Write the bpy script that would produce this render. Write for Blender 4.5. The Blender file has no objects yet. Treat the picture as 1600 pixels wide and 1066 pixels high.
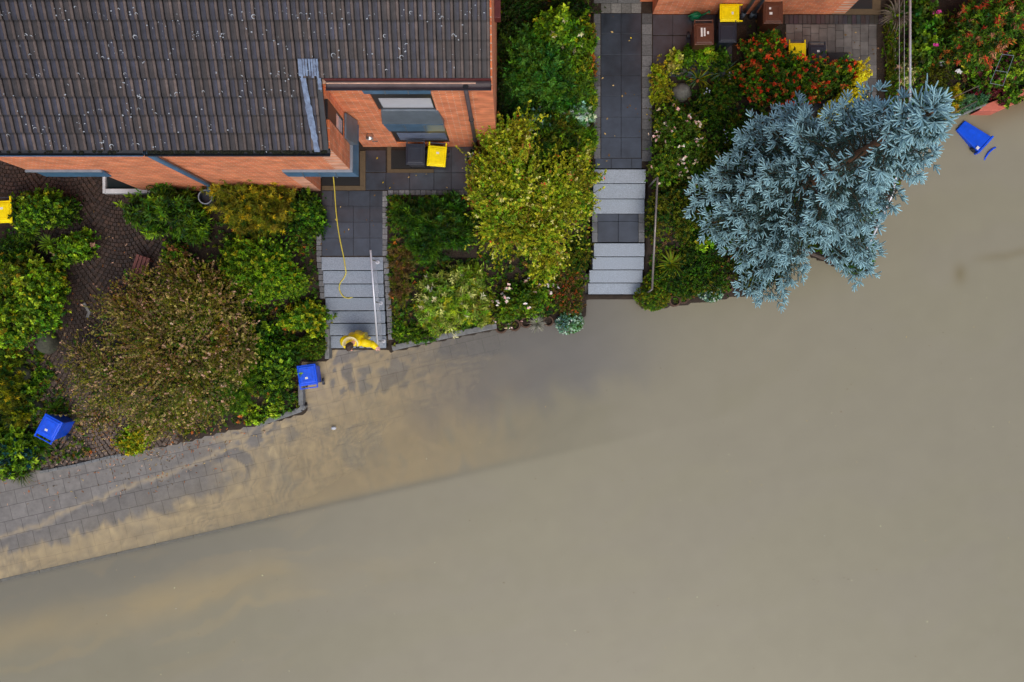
import bpy, math, random
import numpy as np
from mathutils import Vector, Matrix
R = math.radians
rng = np.random.default_rng(7)
random.seed(7)

# ------------------------------------------------------------------ camera, sky, sun, exposure
HC, FPX = 25.1, 1550.0                      # camera height above the flood water, focal length in photo pixels
scene = bpy.context.scene
cam = bpy.data.cameras.new('camera'); camo = bpy.data.objects.new('camera', cam)
scene.collection.objects.link(camo)
camo.location = (0, 0, HC); camo.rotation_euler = (0, 0, 0)
cam.sensor_width = 36; cam.lens = 36 * FPX / 1600.0; cam.clip_end = 2000
scene.camera = camo
SUN_EL, SUN_AZ = 58, 166                    # high soft light from the south, through cloud
world = bpy.data.worlds.new('World'); scene.world = world; world.use_nodes = True
wn = world.node_tree.nodes; wl = world.node_tree.links
sky = wn.new('ShaderNodeTexSky'); sky.sky_type = 'NISHITA'; sky.sun_disc = False
sky.sun_elevation = R(SUN_EL); sky.sun_rotation = R(SUN_AZ); sky.air_density = 1.0; sky.dust_density = 4.0; sky.ozone_density = 1.0
wl.new(sky.outputs[0], wn['Background'].inputs[0]); wn['Background'].inputs[1].default_value = 0.15
sl = bpy.data.lights.new('sun', 'SUN'); sl.energy = 0.75; sl.angle = R(40); sl.color = (1.0, 0.95, 0.84)
slo = bpy.data.objects.new('sun', sl); scene.collection.objects.link(slo)
_d = Vector((math.sin(R(SUN_AZ)) * math.cos(R(SUN_EL)), math.cos(R(SUN_AZ)) * math.cos(R(SUN_EL)), math.sin(R(SUN_EL))))
slo.rotation_euler = (-_d).to_track_quat('-Z', 'Y').to_euler()
slo.location = _d * 60
scene.view_settings.view_transform = 'Standard'; scene.view_settings.look = 'None'
scene.view_settings.gamma = 1; scene.view_settings.exposure = 0.0

# ------------------------------------------------------------------ helpers
def S(z): return FPX / (HC - z)
def P(px, py, z=0.0):
    s = S(z); return ((px - 800) / s, (533 - py) / s, z)
def zw(Y, py): return HC - FPX * Y / (533 - py)          # height on a wall plane Y
def srgb(r, g, b):
    f = lambda c: (c / 255) / 12.92 if c / 255 <= 0.04045 else ((c / 255 + 0.055) / 1.055) ** 2.4
    return (f(r), f(g), f(b))
def nrm(v): return v / np.maximum(np.linalg.norm(v, axis=-1, keepdims=True), 1e-9)
def sstep(a, b, x):
    t = np.clip((x - a) / (b - a), 0, 1); return t * t * (3 - 2 * t)
_tabs = {}
def vnoise(x, y, seed=0):
    if seed not in _tabs: _tabs[seed] = np.random.default_rng(1000 + seed).random((256, 256))
    T = _tabs[seed]; xi = np.floor(x).astype(int); yi = np.floor(y).astype(int)
    fx = x - xi; fy = y - yi; fx = fx * fx * (3 - 2 * fx); fy = fy * fy * (3 - 2 * fy)
    g = lambda i, j: T[i % 256, j % 256]
    return (g(xi, yi) * (1 - fx) + g(xi + 1, yi) * fx) * (1 - fy) + (g(xi, yi + 1) * (1 - fx) + g(xi + 1, yi + 1) * fx) * fy
def fbm(x, y, seed=0, o=4):
    a, s, t = 0.5, 0, 0
    for k in range(o):
        s = s + a * vnoise(x * 2 ** k + 17.3 * k, y * 2 ** k + 5.1 * k, seed + k); t += a; a *= 0.5
    return s / t

def tag(o, label=None, cat=None, group=None, kind=None):
    if label: o['label'] = label
    if cat: o['category'] = cat
    if group: o['group'] = group
    if kind: o['kind'] = kind
    return o
def empty(name, loc=(0, 0, 0), rz=0.0, label=None, cat=None, group=None):
    o = bpy.data.objects.new(name, None); o.empty_display_size = 0.2
    scene.collection.objects.link(o); o.location = loc; o.rotation_euler = (0, 0, rz)
    return tag(o, label, cat, group)
def link(name, me, m, parent=None):
    o = bpy.data.objects.new(name, me); scene.collection.objects.link(o)
    if m: me.materials.append(m)
    if parent: o.parent = parent
    return o
def npmesh(name, V, F, m, parent=None, col=None, smooth=False, attrs=None):
    V = np.asarray(V, np.float32); F = np.asarray(F, np.int32)
    me = bpy.data.meshes.new(name); n, k = F.shape
    me.vertices.add(len(V)); me.vertices.foreach_set('co', V.ravel())
    me.loops.add(n * k); me.loops.foreach_set('vertex_index', F.ravel())
    me.polygons.add(n); me.polygons.foreach_set('loop_start', np.arange(0, n * k, k, dtype=np.int32))
    me.polygons.foreach_set('loop_total', np.full(n, k, np.int32))
    if smooth: me.polygons.foreach_set('use_smooth', np.ones(n, bool))
    me.update(calc_edges=True)
    if col is not None:
        c = np.ones((len(V), 4), np.float32); c[:, :3] = col
        me.attributes.new('Col', 'FLOAT_COLOR', 'POINT').data.foreach_set('color', c.ravel())
    for nm, a in (attrs or {}).items():
        me.attributes.new(nm, 'FLOAT', 'POINT').data.foreach_set('value', np.asarray(a, np.float32).ravel())
    return link(name, me, m, parent)

class MB:
    """collects shapes and links them as ONE mesh object"""
    def __init__(s): s.v = []; s.f = []; s.c = []; s.cc = (1, 1, 1)
    def add(s, V, F):
        b = len(s.v); s.v += [tuple(p) for p in V]; s.f += [tuple(i + b for i in f) for f in F]; s.c += [s.cc] * len(V); return s
    def box(s, x0, x1, y0, y1, z0, z1):
        V = [(x, y, z) for z in (z0, z1) for y in (y0, y1) for x in (x0, x1)]
        return s.add(V, [(0, 2, 3, 1), (4, 5, 7, 6), (0, 1, 5, 4), (2, 6, 7, 3), (0, 4, 6, 2), (1, 3, 7, 5)])
    def obox(s, c, ax, hx, hy, z0, z1, jit=0):
        """box at c turned by angle ax"""
        ca, sa = math.cos(ax), math.sin(ax); V = []
        for z in (z0, z1):
            for y in (-hy, hy):
                for x in (-hx, hx):
                    x2, y2 = x + random.uniform(-jit, jit), y + random.uniform(-jit, jit)
                    V.append((c[0] + x2 * ca - y2 * sa, c[1] + x2 * sa + y2 * ca, z))
        return s.add(V, [(0, 2, 3, 1), (4, 5, 7, 6), (0, 1, 5, 4), (2, 6, 7, 3), (0, 4, 6, 2), (1, 3, 7, 5)])
    def hull(s, A, B):
        """prism between two polygons of the same count"""
        n = len(A); F = [tuple(range(n - 1, -1, -1)), tuple(range(n, 2 * n))] + [(i, (i + 1) % n, n + (i + 1) % n, n + i) for i in range(n)]
        return s.add(list(A) + list(B), F)
    def tube(s, pts, r, n=8, cap=True):
        pts = [Vector(p) for p in pts]; rs = r if hasattr(r, '__len__') else [r] * len(pts)
        V = []; up = None
        for i, p in enumerate(pts):
            t = (pts[min(i + 1, len(pts) - 1)] - pts[max(i - 1, 0)]).normalized()
            if up is None: up = Vector((0, 0, 1)) if abs(t.z) < .9 else Vector((1, 0, 0))
            u = t.cross(up).normalized(); w = u.cross(t).normalized(); up = w
            V += [p + (u * math.cos(2 * math.pi * k / n) + w * math.sin(2 * math.pi * k / n)) * rs[i] for k in range(n)]
        F = []
        for i in range(len(pts) - 1):
            for k in range(n):
                a, b = i * n + k, i * n + (k + 1) % n; F.append((a, b, b + n, a + n))
        if cap: F += [tuple(range(n - 1, -1, -1)), tuple(range((len(pts) - 1) * n, len(pts) * n))]
        return s.add(V, F)
    def lathe(s, c, prof, n=20, sx=1, sy=1):
        V = [(c[0] + r * sx * math.cos(2 * math.pi * k / n), c[1] + r * sy * math.sin(2 * math.pi * k / n), c[2] + z) for r, z in prof for k in range(n)]
        F = []
        for i in range(len(prof) - 1):
            for k in range(n):
                a, b = i * n + k, i * n + (k + 1) % n; F.append((a, b, b + n, a + n))
        return s.add(V, F)
    def build(s, name, m, parent=None, smooth=False, bevel=0, col=False, seg=2):
        me = bpy.data.meshes.new(name); me.from_pydata(s.v, [], s.f); me.update()
        if smooth:
            me.polygons.foreach_set('use_smooth', np.ones(len(me.polygons), bool))
        if col:
            c = np.ones((len(s.v), 4), np.float32); c[:, :3] = np.array(s.c)
            me.attributes.new('Col', 'FLOAT_COLOR', 'POINT').data.foreach_set('color', c.ravel())
        o = link(name, me, m, parent)
        if bevel:
            b = o.modifiers.new('bevel', 'BEVEL'); b.width = bevel; b.segments = seg; b.limit_method = 'ANGLE'
        return o

# ------------------------------------------------------------------ materials
def mat(name, color, rough=0.6, noise=0.0, nscale=8.0, metal=0.0, spec=0.5, bump=0.0, bscale=60.0, attr=False, coat=0.0, tint=None, detail=6):
    m = bpy.data.materials.new(name); m.use_nodes = True; N = m.node_tree.nodes; L = m.node_tree.links
    b = N['Principled BSDF']; b.inputs['Roughness'].default_value = rough; b.inputs['Metallic'].default_value = metal
    b.inputs['Specular IOR Level'].default_value = spec; b.inputs['Coat Weight'].default_value = coat
    b.inputs['Base Color'].default_value = (*color, 1)
    src = None
    if attr:
        a = N.new('ShaderNodeAttribute'); a.attribute_name = 'Col'; src = a.outputs['Color']
    if noise or bump:
        tc = N.new('ShaderNodeTexCoord')
    if noise:
        nz = N.new('ShaderNodeTexNoise'); nz.inputs['Scale'].default_value = nscale; nz.inputs['Detail'].default_value = detail; nz.inputs['Roughness'].default_value = .65
        L.new(tc.outputs['Object'], nz.inputs['Vector'])
        mr = N.new('ShaderNodeMapRange'); mr.inputs[1].default_value = .28; mr.inputs[2].default_value = .72
        L.new(nz.outputs['Fac'], mr.inputs[0])
        mx = N.new('ShaderNodeMix'); mx.data_type = 'RGBA'; mx.blend_type = 'MULTIPLY' if tint is None else 'MIX'
        L.new(mr.outputs[0], mx.inputs[0])
        if tint is None:
            mx.inputs[0].default_value = 1; L.remove(mx.inputs[0].links[0])
            mr.inputs[3].default_value = 1 - noise; mr.inputs[4].default_value = 1 + noise
            cb = N.new('ShaderNodeCombineColor')
            for k in range(3): L.new(mr.outputs[0], cb.inputs[k])
            mx.inputs[7].default_value = (1, 1, 1, 1); L.new(cb.outputs[0], mx.inputs[7])
        else:
            mx.inputs[7].default_value = (*tint, 1)
        mx.inputs[6].default_value = (*color, 1)
        if src: L.new(src, mx.inputs[6])
        src = mx.outputs[2]
    if src: L.new(src, b.inputs['Base Color'])
    if bump:
        n2 = N.new('ShaderNodeTexNoise'); n2.inputs['Scale'].default_value = bscale; n2.inputs['Detail'].default_value = 4
        L.new(tc.outputs['Object'], n2.inputs['Vector'])
        bp = N.new('ShaderNodeBump'); bp.inputs['Strength'].default_value = bump; bp.inputs['Distance'].default_value = .02
        L.new(n2.outputs['Fac'], bp.inputs['Height']); L.new(bp.outputs[0], b.inputs['Normal'])
    return m
M = {}
M['leaf'] = mat('leaf', (.05, .1, .02), .6, attr=True, spec=.16)
M['needle'] = mat('needle', (.2, .35, .4), .6, attr=True, spec=.3, noise=.3, nscale=60)
M['petal'] = mat('petal', (.6, .3, .3), .6, attr=True)
M['bark'] = mat('bark', (.06, .04, .025), .9, noise=.5, nscale=14, bump=.6)
M['twig'] = mat('twig', (.035, .03, .012), .9, noise=.4, nscale=14)
M['bark_red'] = mat('bark_red', (.16, .075, .035), .85, noise=.4, nscale=14, bump=.5)
M['zinc'] = mat('zinc', srgb(98, 110, 122), .42, noise=.25, nscale=3, metal=.08)
M['zinc_light'] = mat('zinc_light', srgb(130, 142, 155), .45, noise=.2, nscale=5, metal=.08)
M['blue_metal'] = mat('blue_metal', srgb(70, 105, 135), .35, noise=.25, nscale=4, metal=.05)
M['black'] = mat('black', (.012, .013, .015), .4, noise=.3, nscale=9)
M['frame'] = mat('frame', (.02, .02, .022), .4)
M['pane'] = mat('pane', srgb(222, 226, 236), .12, noise=.06, nscale=2, coat=.6)
M['pane_dark'] = mat('pane_dark', srgb(135, 150, 180), .12, noise=.2, nscale=2, coat=.6)
M['glass_dark'] = mat('glass_dark', (.02, .03, .035), .08, coat=.8)
M['white'] = mat('white', srgb(205, 210, 215), .5, noise=.15, nscale=4)
M['rail'] = mat('rail', srgb(215, 218, 226), .3, metal=.3, noise=.1, nscale=6)
M['rail_brown'] = mat('rail_brown', srgb(140, 132, 128), .4, metal=.5, noise=.2, nscale=6)
M['steel'] = mat('steel', srgb(190, 185, 180), .25, metal=.9)
M['gutter_brown'] = mat('gutter_brown', srgb(80, 70, 74), .45, noise=.35, nscale=5, tint=None)
M['gutter_dark'] = mat('gutter_dark', srgb(38, 44, 52), .5, noise=.4, nscale=6)
M['moss'] = mat('moss', (.012, .016, .008), .95, noise=.6, nscale=25, bump=1)
M['granite'] = mat('granite', srgb(157, 168, 180), .5, noise=.36, nscale=48, bump=.15, detail=8)
M['granite_dark'] = mat('granite_dark', srgb(139, 150, 163), .45, noise=.36, nscale=45, bump=.15, detail=8)
M['slab'] = mat('slab', (.03, .033, .04), .32, attr=True, noise=.45, nscale=3.0, spec=.9, bump=.04, bscale=90, coat=.3)
M['sett'] = mat('sett', (.2, .2, .2), .8, attr=True, noise=.35, nscale=25, bump=.3)
M['cobble'] = mat('cobble', (.05, .035, .03), .6, attr=True, noise=.4, nscale=25, bump=.3)
M['concrete'] = mat('concrete', srgb(120, 122, 122), .8, noise=.35, nscale=9, bump=.2, detail=8)
M['terracotta'] = mat('terracotta', srgb(92, 70, 56), .85, noise=.3, nscale=12, bump=.2)
M['coral'] = mat('coral', srgb(205, 112, 92), .8, noise=.18, nscale=8, bump=.1)
M['boulder'] = mat('boulder', srgb(112, 114, 108), .9, noise=.4, nscale=7, bump=.5, bscale=20, detail=9)
M['boulder_moss'] = mat('boulder_moss', srgb(72, 74, 62), .9, noise=.5, nscale=6, bump=.5, bscale=20, detail=9)
M['yellow'] = mat('yellow', srgb(250, 226, 0), .42, noise=.16, nscale=7, spec=.3, detail=10)
M['binblack'] = mat('binblack', srgb(36, 42, 56), .45, noise=.15, nscale=10)
M['binblue'] = mat('binblue', srgb(0, 84, 232), .42, noise=.22, nscale=7, detail=10)
M['binbrown'] = mat('binbrown', srgb(92, 54, 38), .4, noise=.15, nscale=10)
M['sticker'] = mat('sticker', srgb(225, 225, 222), .5, noise=.1, nscale=30)
M['hose'] = mat('hose', srgb(214, 198, 80), .4, noise=.1, nscale=20)
M['green_plastic'] = mat('green_plastic', srgb(20, 125, 80), .35, noise=.1, nscale=12)
M['skin'] = mat('skin', srgb(222, 168, 150), .5, noise=.08, nscale=30)
M['hair'] = mat('hair', srgb(70, 52, 42), .55, noise=.5, nscale=45, bump=.6, bscale=90)
M['coat'] = mat('coat', srgb(255, 224, 0), .38, noise=.07, nscale=14, spec=.5, bump=.25, bscale=9)
M['lining'] = mat('lining', srgb(236, 226, 170), .6, noise=.06, nscale=12)
M['trousers'] = mat('trousers', srgb(40, 44, 58), .8, noise=.2, nscale=20)
M['wood_red'] = mat('wood_red', srgb(110, 66, 60), .6, noise=.3, nscale=18)
M['wood_brown'] = mat('wood_brown', srgb(96, 84, 76), .8, noise=.3, nscale=18)
M['grate'] = mat('grate', (.018, .02, .022), .6)
M['brownstone'] = mat('brownstone', srgb(92, 78, 56), .7, noise=.2, nscale=9)
M['tin_red'] = mat('tin_red', srgb(96, 44, 44), .5, noise=.2, nscale=8)
M['lichen'] = mat('lichen', srgb(172, 178, 184), .9, noise=.35, nscale=40)
M['patch'] = mat('patch', srgb(138, 160, 190), .7, noise=.45, nscale=9, tint=srgb(74, 80, 100), detail=8)

def brick_mat(name, c1, c2, mortar, flip):
    m = bpy.data.materials.new(name); m.use_nodes = True; N = m.node_tree.nodes; L = m.node_tree.links; b = N['Principled BSDF']
    tc = N.new('ShaderNodeTexCoord'); sep = N.new('ShaderNodeSeparateXYZ'); cmb = N.new('ShaderNodeCombineXYZ')
    L.new(tc.outputs['Object'], sep.inputs[0]); L.new(sep.outputs[1 if flip else 0], cmb.inputs[0]); L.new(sep.outputs[2], cmb.inputs[1])
    bt = N.new('ShaderNodeTexBrick'); L.new(cmb.outputs[0], bt.inputs['Vector'])
    bt.inputs['Scale'].default_value = 1; bt.inputs['Brick Width'].default_value = .25; bt.inputs['Row Height'].default_value = .083; bt.inputs['Mortar Size'].default_value = .007
    bt.inputs['Color1'].default_value = (*c1, 1); bt.inputs['Color2'].default_value = (*c2, 1); bt.inputs['Mortar'].default_value = (*mortar, 1); bt.inputs['Bias'].default_value = -.1
    nz = N.new('ShaderNodeTexNoise'); nz.inputs['Scale'].default_value = 3; nz.inputs['Detail'].default_value = 8; L.new(tc.outputs['Object'], nz.inputs['Vector'])
    mr = N.new('ShaderNodeMapRange'); mr.inputs[1].default_value = .3; mr.inputs[2].default_value = .7; mr.inputs[3].default_value = .72; mr.inputs[4].default_value = 1.2; L.new(nz.outputs['Fac'], mr.inputs[0])
    # streaks of lime along the courses
    mp = N.new('ShaderNodeMapping'); mp.inputs['Scale'].default_value = (3, 24, 1); L.new(cmb.outputs[0], mp.inputs[0])
    n3 = N.new('ShaderNodeTexNoise'); n3.inputs['Scale'].default_value = 1; n3.inputs['Detail'].default_value = 5; L.new(mp.outputs[0], n3.inputs['Vector'])
    m3 = N.new('ShaderNodeMapRange'); m3.inputs[1].default_value = .56; m3.inputs[2].default_value = .74; m3.inputs[3].default_value = 0; m3.inputs[4].default_value = .65; L.new(n3.outputs['Fac'], m3.inputs[0])
    mxl = N.new('ShaderNodeMix'); mxl.data_type = 'RGBA'; L.new(m3.outputs[0], mxl.inputs[0]); L.new(bt.outputs['Color'], mxl.inputs[6]); mxl.inputs[7].default_value = (*srgb(228, 186, 160), 1)
    cb = N.new('ShaderNodeCombineColor')
    for k in range(3): L.new(mr.outputs[0], cb.inputs[k])
    mx = N.new('ShaderNodeMix'); mx.data_type = 'RGBA'; mx.blend_type = 'MULTIPLY'; mx.inputs[0].default_value = 1
    L.new(mxl.outputs[2], mx.inputs[6]); L.new(cb.outputs[0], mx.inputs[7]); L.new(mx.outputs[2], b.inputs['Base Color'])
    bp = N.new('ShaderNodeBump'); bp.inputs['Strength'].default_value = .5; bp.inputs['Distance'].default_value = .008; bp.invert = True
    L.new(bt.outputs['Fac'], bp.inputs['Height']); L.new(bp.outputs[0], b.inputs['Normal']); b.inputs['Roughness'].default_value = .85
    return m
B1, B2, BM = srgb(236, 136, 82), srgb(216, 110, 62), srgb(226, 188, 164)
M['brick_s'] = brick_mat('brick_facing_south', B1, B2, BM, False)
M['brick_e'] = brick_mat('brick_facing_east', B1, B2, BM, True)

def tile_mat():
    m = mat('roof_tile', (.06, .06, .07), .5, attr=True, noise=.4, nscale=6, bump=.2, bscale=40, spec=.35, detail=9)
    return m
M['tile'] = tile_mat()

# ------------------------------------------------------------------ terrain functions
GARDEN_PX = [(-900, 960), (-300, 825), (0, 752), (60, 735), (190, 712), (300, 688), (360, 672), (415, 662), (478, 645), (474, 598), (471, 566), (517, 562), (517, 545),
             (606, 545), (612, 549), (700, 529), (775, 514), (850, 505), (914, 495), (918, 466), (1000, 466), (1003, 482), (1040, 480), (1145, 464), (1185, 462), (1225, 425), (1248, 392),
             (1312, 418), (1345, 432), (1366, 422), (1368, 360), (1400, 300), (1440, 230), (1478, 188), (1540, 163), (1640, 120), (1900, 20), (2600, -200)]
GP = np.array([P(x, y, .05)[:2] for x, y in GARDEN_PX])
POLY = np.vstack([GP, [[300, 300], [-300, 300], [-300, GP[0, 1]]]])
def inside(X, Y):
    r = np.zeros(X.shape, bool); n = len(POLY)
    for i in range(n):
        x0, y0 = POLY[i]; x1, y1 = POLY[(i + 1) % n]
        if y0 == y1: continue
        c = ((y0 > Y) != (y1 > Y)) & (X < (x1 - x0) * (Y - y0) / (y1 - y0) + x0); r ^= c
    return r
def gdist(X, Y):
    d = np.full(X.shape, 1e9)
    for i in range(len(GP) - 1):
        a, b = GP[i], GP[i + 1]; ab = b - a
        t = np.clip(((X - a[0]) * ab[0] + (Y - a[1]) * ab[1]) / (ab @ ab), 0, 1)
        d = np.minimum(d, np.hypot(X - a[0] - t * ab[0], Y - a[1] - t * ab[1]))
    return np.where(inside(X, Y), d, -d)
KA = np.array(P(0, 905)[:2]); KB = np.array(P(900, 700)[:2]); KT = (KB - KA) / np.linalg.norm(KB - KA); KN = np.array([-KT[1], KT[0]])
def kud(X, Y): return (X - KA[0]) * KT[0] + (Y - KA[1]) * KT[1], (X - KA[0]) * KN[0] + (Y - KA[1]) * KN[1]
def zpav(X, Y):
    u, d = kud(X, Y)
    z = .022 * (d - .97) - .0029 * (X + 13) - .011 * np.maximum(X + 7.3, 0) - .012 * np.maximum(X + 1.6, 0) - .01 * np.maximum(X - 3, 0)
    z = z + .009 * (fbm(X * 1.1, Y * 1.1, 3) - .5) + .004 * (fbm(X * 6, Y * 6, 8, 2) - .5)
    return z
def zroad(X, Y):
    u, d = kud(X, Y)
    X0 = X
    zk = .022 * (0 - .97) - .0029 * (X0 + 13) - .011 * np.maximum(X0 + 7.3, 0) - .012 * np.maximum(X0 + 1.6, 0)
    return np.maximum(zk - .075 + .035 * np.minimum(d, 0) * .6 + .012 * (fbm(X * .6, Y * .6, 12) - .5), -.6)
HOLES = []      # world rectangles (x0,x1,y0,y1) where the soil lies deep below paving and steps
def soil(X, Y):
    X = np.asarray(X, float); Y = np.asarray(Y, float)
    s = gdist(X, Y)
    bed = .16 + .96 * sstep(0, 2.6, s)
    drv = .06 + 1.06 * sstep(0, 5.2, s)
    w = sstep(-13.5, -12.5, X) * (1 - sstep(-9.4, -8.4, X))
    h = np.where(s > 0, bed * (1 - w) + drv * w, -.04 - .9 * sstep(0, .4, -s))
    h = h + np.where(s > .3, .05 * (fbm(X * 1.5, Y * 1.5, 21) - .5), 0)
    h = np.minimum(h, 1.13)
    for x0, x1, y0, y1 in HOLES:
        h = np.where((X > x0) & (X < x1) & (Y > y0) & (Y < y1), -.4, h)
    return h
def Pg(px, py, dz=0.0):
    z = .5
    for _ in range(4):
        x, y, _z = P(px, py, z + dz); z = float(soil(np.array([x]), np.array([y]))[0])
        if z < -.3: z = 0.0
    return (x, y, z)

ZP = 1.2                                  # patio level
X_ST0, X_ST1 = P(503, 0, ZP)[0], P(598, 0, ZP)[0]
HOLES.append((X_ST0 + .05, X_ST1 - .02, P(0, 545, 0)[1] + .05, P(0, 400, ZP)[1]))
HOLES.append((P(917, 0, .2)[0], P(1010, 0, .6)[0], P(0, 463, 0)[1] + .05, P(0, 263, ZP)[1]))

def axis(lo, hi, st, far):
    a = np.arange(lo, hi + 1e-6, st); g = []; x, d = hi, st
    while x < far: d *= 1.45; x += d; g.append(x)
    g = np.array(g); return np.concatenate([(-(g - hi) + lo)[::-1], a, g])
GX, GY = axis(-14, 14, .075, 240), axis(-9.4, 9.4, .075, 240)
def grid(fx, gx, gy):
    X, Y = np.meshgrid(gx, gy); Z = fx(X, Y); n, m = X.shape
    V = np.stack([X, Y, Z], -1).reshape(-1, 3); I = np.arange(n * m).reshape(n, m)
    F = np.stack([I[:-1, :-1], I[:-1, 1:], I[1:, 1:], I[1:, :-1]], -1).reshape(-1, 4)
    return X, Y, V, F

# ---- soil
M['soil'] = mat('soil', (.018, .013, .009), .95, noise=.6, nscale=6, bump=.9, bscale=25, tint=(.045, .03, .02), detail=9)
X, Y, V, F = grid(soil, GX, GY)
tag(npmesh('ground', V, F, M['soil'], smooth=True), 'dark garden soil between the houses and the flooded street', 'ground', kind='structure')

# ---- pavement: slabs with drifts of silt
def paving_mat():
    m = bpy.data.materials.new('pavement_slabs'); m.use_nodes = True; N = m.node_tree.nodes; L = m.node_tree.links; b = N['Principled BSDF']
    tc = N.new('ShaderNodeTexCoord'); mp = N.new('ShaderNodeMapping'); mp.inputs['Rotation'].default_value = (0, 0, -math.atan2(KT[1], KT[0]))
    mp.inputs['Location'].default_value = (.1, .12, 0)
    L.new(tc.outputs['Object'], mp.inputs[0])
    wv = N.new('ShaderNodeTexNoise'); wv.inputs['Scale'].default_value = 2.5; L.new(mp.outputs[0], wv.inputs['Vector'])
    ma = N.new('ShaderNodeMix'); ma.data_type = 'VECTOR'; ma.inputs[0].default_value = .022; L.new(mp.outputs[0], ma.inputs[4]); L.new(wv.outputs['Color'], ma.inputs[5])
    bt = N.new('ShaderNodeTexBrick'); L.new(ma.outputs[1], bt.inputs['Vector']); bt.inputs['Scale'].default_value = 1
    bt.inputs['Brick Width'].default_value = .41; bt.inputs['Row Height'].default_value = .36; bt.inputs['Mortar Size'].default_value = .008; bt.inputs['Mortar Smooth'].default_value = .6
    bt.inputs['Color1'].default_value = (*srgb(130, 126, 121), 1); bt.inputs['Color2'].default_value = (*srgb(122, 118, 113), 1); bt.inputs['Mortar'].default_value = (*srgb(84, 80, 76), 1)
    n1 = N.new('ShaderNodeTexNoise'); n1.inputs['Scale'].default_value = 4; n1.inputs['Detail'].default_value = 10; n1.inputs['Roughness'].default_value = .7; L.new(tc.outputs['Object'], n1.inputs['Vector'])
    r1 = N.new('ShaderNodeMapRange'); r1.inputs[1].default_value = .3; r1.inputs[2].default_value = .7; r1.inputs[3].default_value = .72; r1.inputs[4].default_value = 1.22; L.new(n1.outputs['Fac'], r1.inputs[0])
    wet = N.new('ShaderNodeAttribute'); wet.attribute_name = 'wet'
    wr = N.new('ShaderNodeMapRange'); wr.inputs[3].default_value = 1; wr.inputs[4].default_value = .91; wr.inputs[2].default_value = 1.0; wr.clamp = False; L.new(wet.outputs['Fac'], wr.inputs[0])
    mm = N.new('ShaderNodeMath'); mm.operation = 'MULTIPLY'; L.new(r1.outputs[0], mm.inputs[0]); L.new(wr.outputs[0], mm.inputs[1])
    cb = N.new('ShaderNodeCombineColor')
    for k in range(3): L.new(mm.outputs[0], cb.inputs[k])
    mx = N.new('ShaderNodeMix'); mx.data_type = 'RGBA'; mx.blend_type = 'MULTIPLY'; mx.inputs[0].default_value = 1; L.new(bt.outputs['Color'], mx.inputs[6]); L.new(cb.outputs[0], mx.inputs[7])
    si0 = N.new('ShaderNodeAttribute'); si0.attribute_name = 'silt'
    mf = N.new('ShaderNodeMath'); mf.operation = 'MULTIPLY_ADD'; L.new(bt.outputs['Fac'], mf.inputs[0]); mf.inputs[1].default_value = -.22; mf.inputs[2].default_value = 1
    si = N.new('ShaderNodeMath'); si.operation = 'MULTIPLY'; L.new(si0.outputs['Fac'], si.inputs[0]); L.new(mf.outputs[0], si.inputs[1])
    n2 = N.new('ShaderNodeTexNoise'); n2.inputs['Scale'].default_value = 30; n2.inputs['Detail'].default_value = 4; L.new(tc.outputs['Object'], n2.inputs['Vector'])
    sc = N.new('ShaderNodeMix'); sc.data_type = 'RGBA'; ra = N.new('ShaderNodeAttribute'); ra.attribute_name = 'rip'; L.new(ra.outputs['Fac'], sc.inputs[0]); sc.inputs[6].default_value = (*srgb(152, 136, 106), 1); sc.inputs[7].default_value = (*srgb(206, 184, 140), 1)
    m2 = N.new('ShaderNodeMix'); m2.data_type = 'RGBA'; L.new(si.outputs[0], m2.inputs[0]); L.new(mx.outputs[2], m2.inputs[6]); L.new(sc.outputs[2], m2.inputs[7])
    L.new(m2.outputs[2], b.inputs['Base Color']); b.inputs['Roughness'].default_value = .6
    bp = N.new('ShaderNodeBump'); bp.inputs['Strength'].default_value = .35; bp.inputs['Distance'].default_value = .006; bp.invert = True; L.new(bt.outputs['Fac'], bp.inputs['Height'])
    L.new(bp.outputs[0], b.inputs['Normal'])
    return m
M['paving'] = paving_mat()
def curl(X, Y, amp, f, seed):
    return X + amp * (fbm(X * f, Y * f, seed) - .5), Y + amp * (fbm(X * f + 40, Y * f + 9, seed + 5) - .5)
gu_ = np.arange(-8, 23, .05); gd_ = np.arange(0, 5.6, .045)
U, D = np.meshgrid(gu_, gd_); X = KA[0] + KT[0] * U + KN[0] * D; Y = KA[1] + KT[1] * U + KN[1] * D; Z = zpav(X, Y)
n_, m_ = X.shape; I = np.arange(n_ * m_).reshape(n_, m_); V = np.stack([X, Y, Z], -1).reshape(-1, 3)
F = np.stack([I[:-1, :-1], I[:-1, 1:], I[1:, 1:], I[1:, :-1]], -1).reshape(-1, 4)
u, d = U, D; g = gdist(X, Y); dep = -Z
cx, cy = curl(X, Y, .9, .8, 40); cu, cd = kud(cx, cy)
fing = fbm(cu * 3.4, cd * .8, 50, 5); patchn = fbm(cu * .5, cd * .8, 60, 5); fine = fbm(cu * 9, cd * 5, 70, 3); rip = fbm(cu * 1.2, cd * 9, 90, 3)
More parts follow.
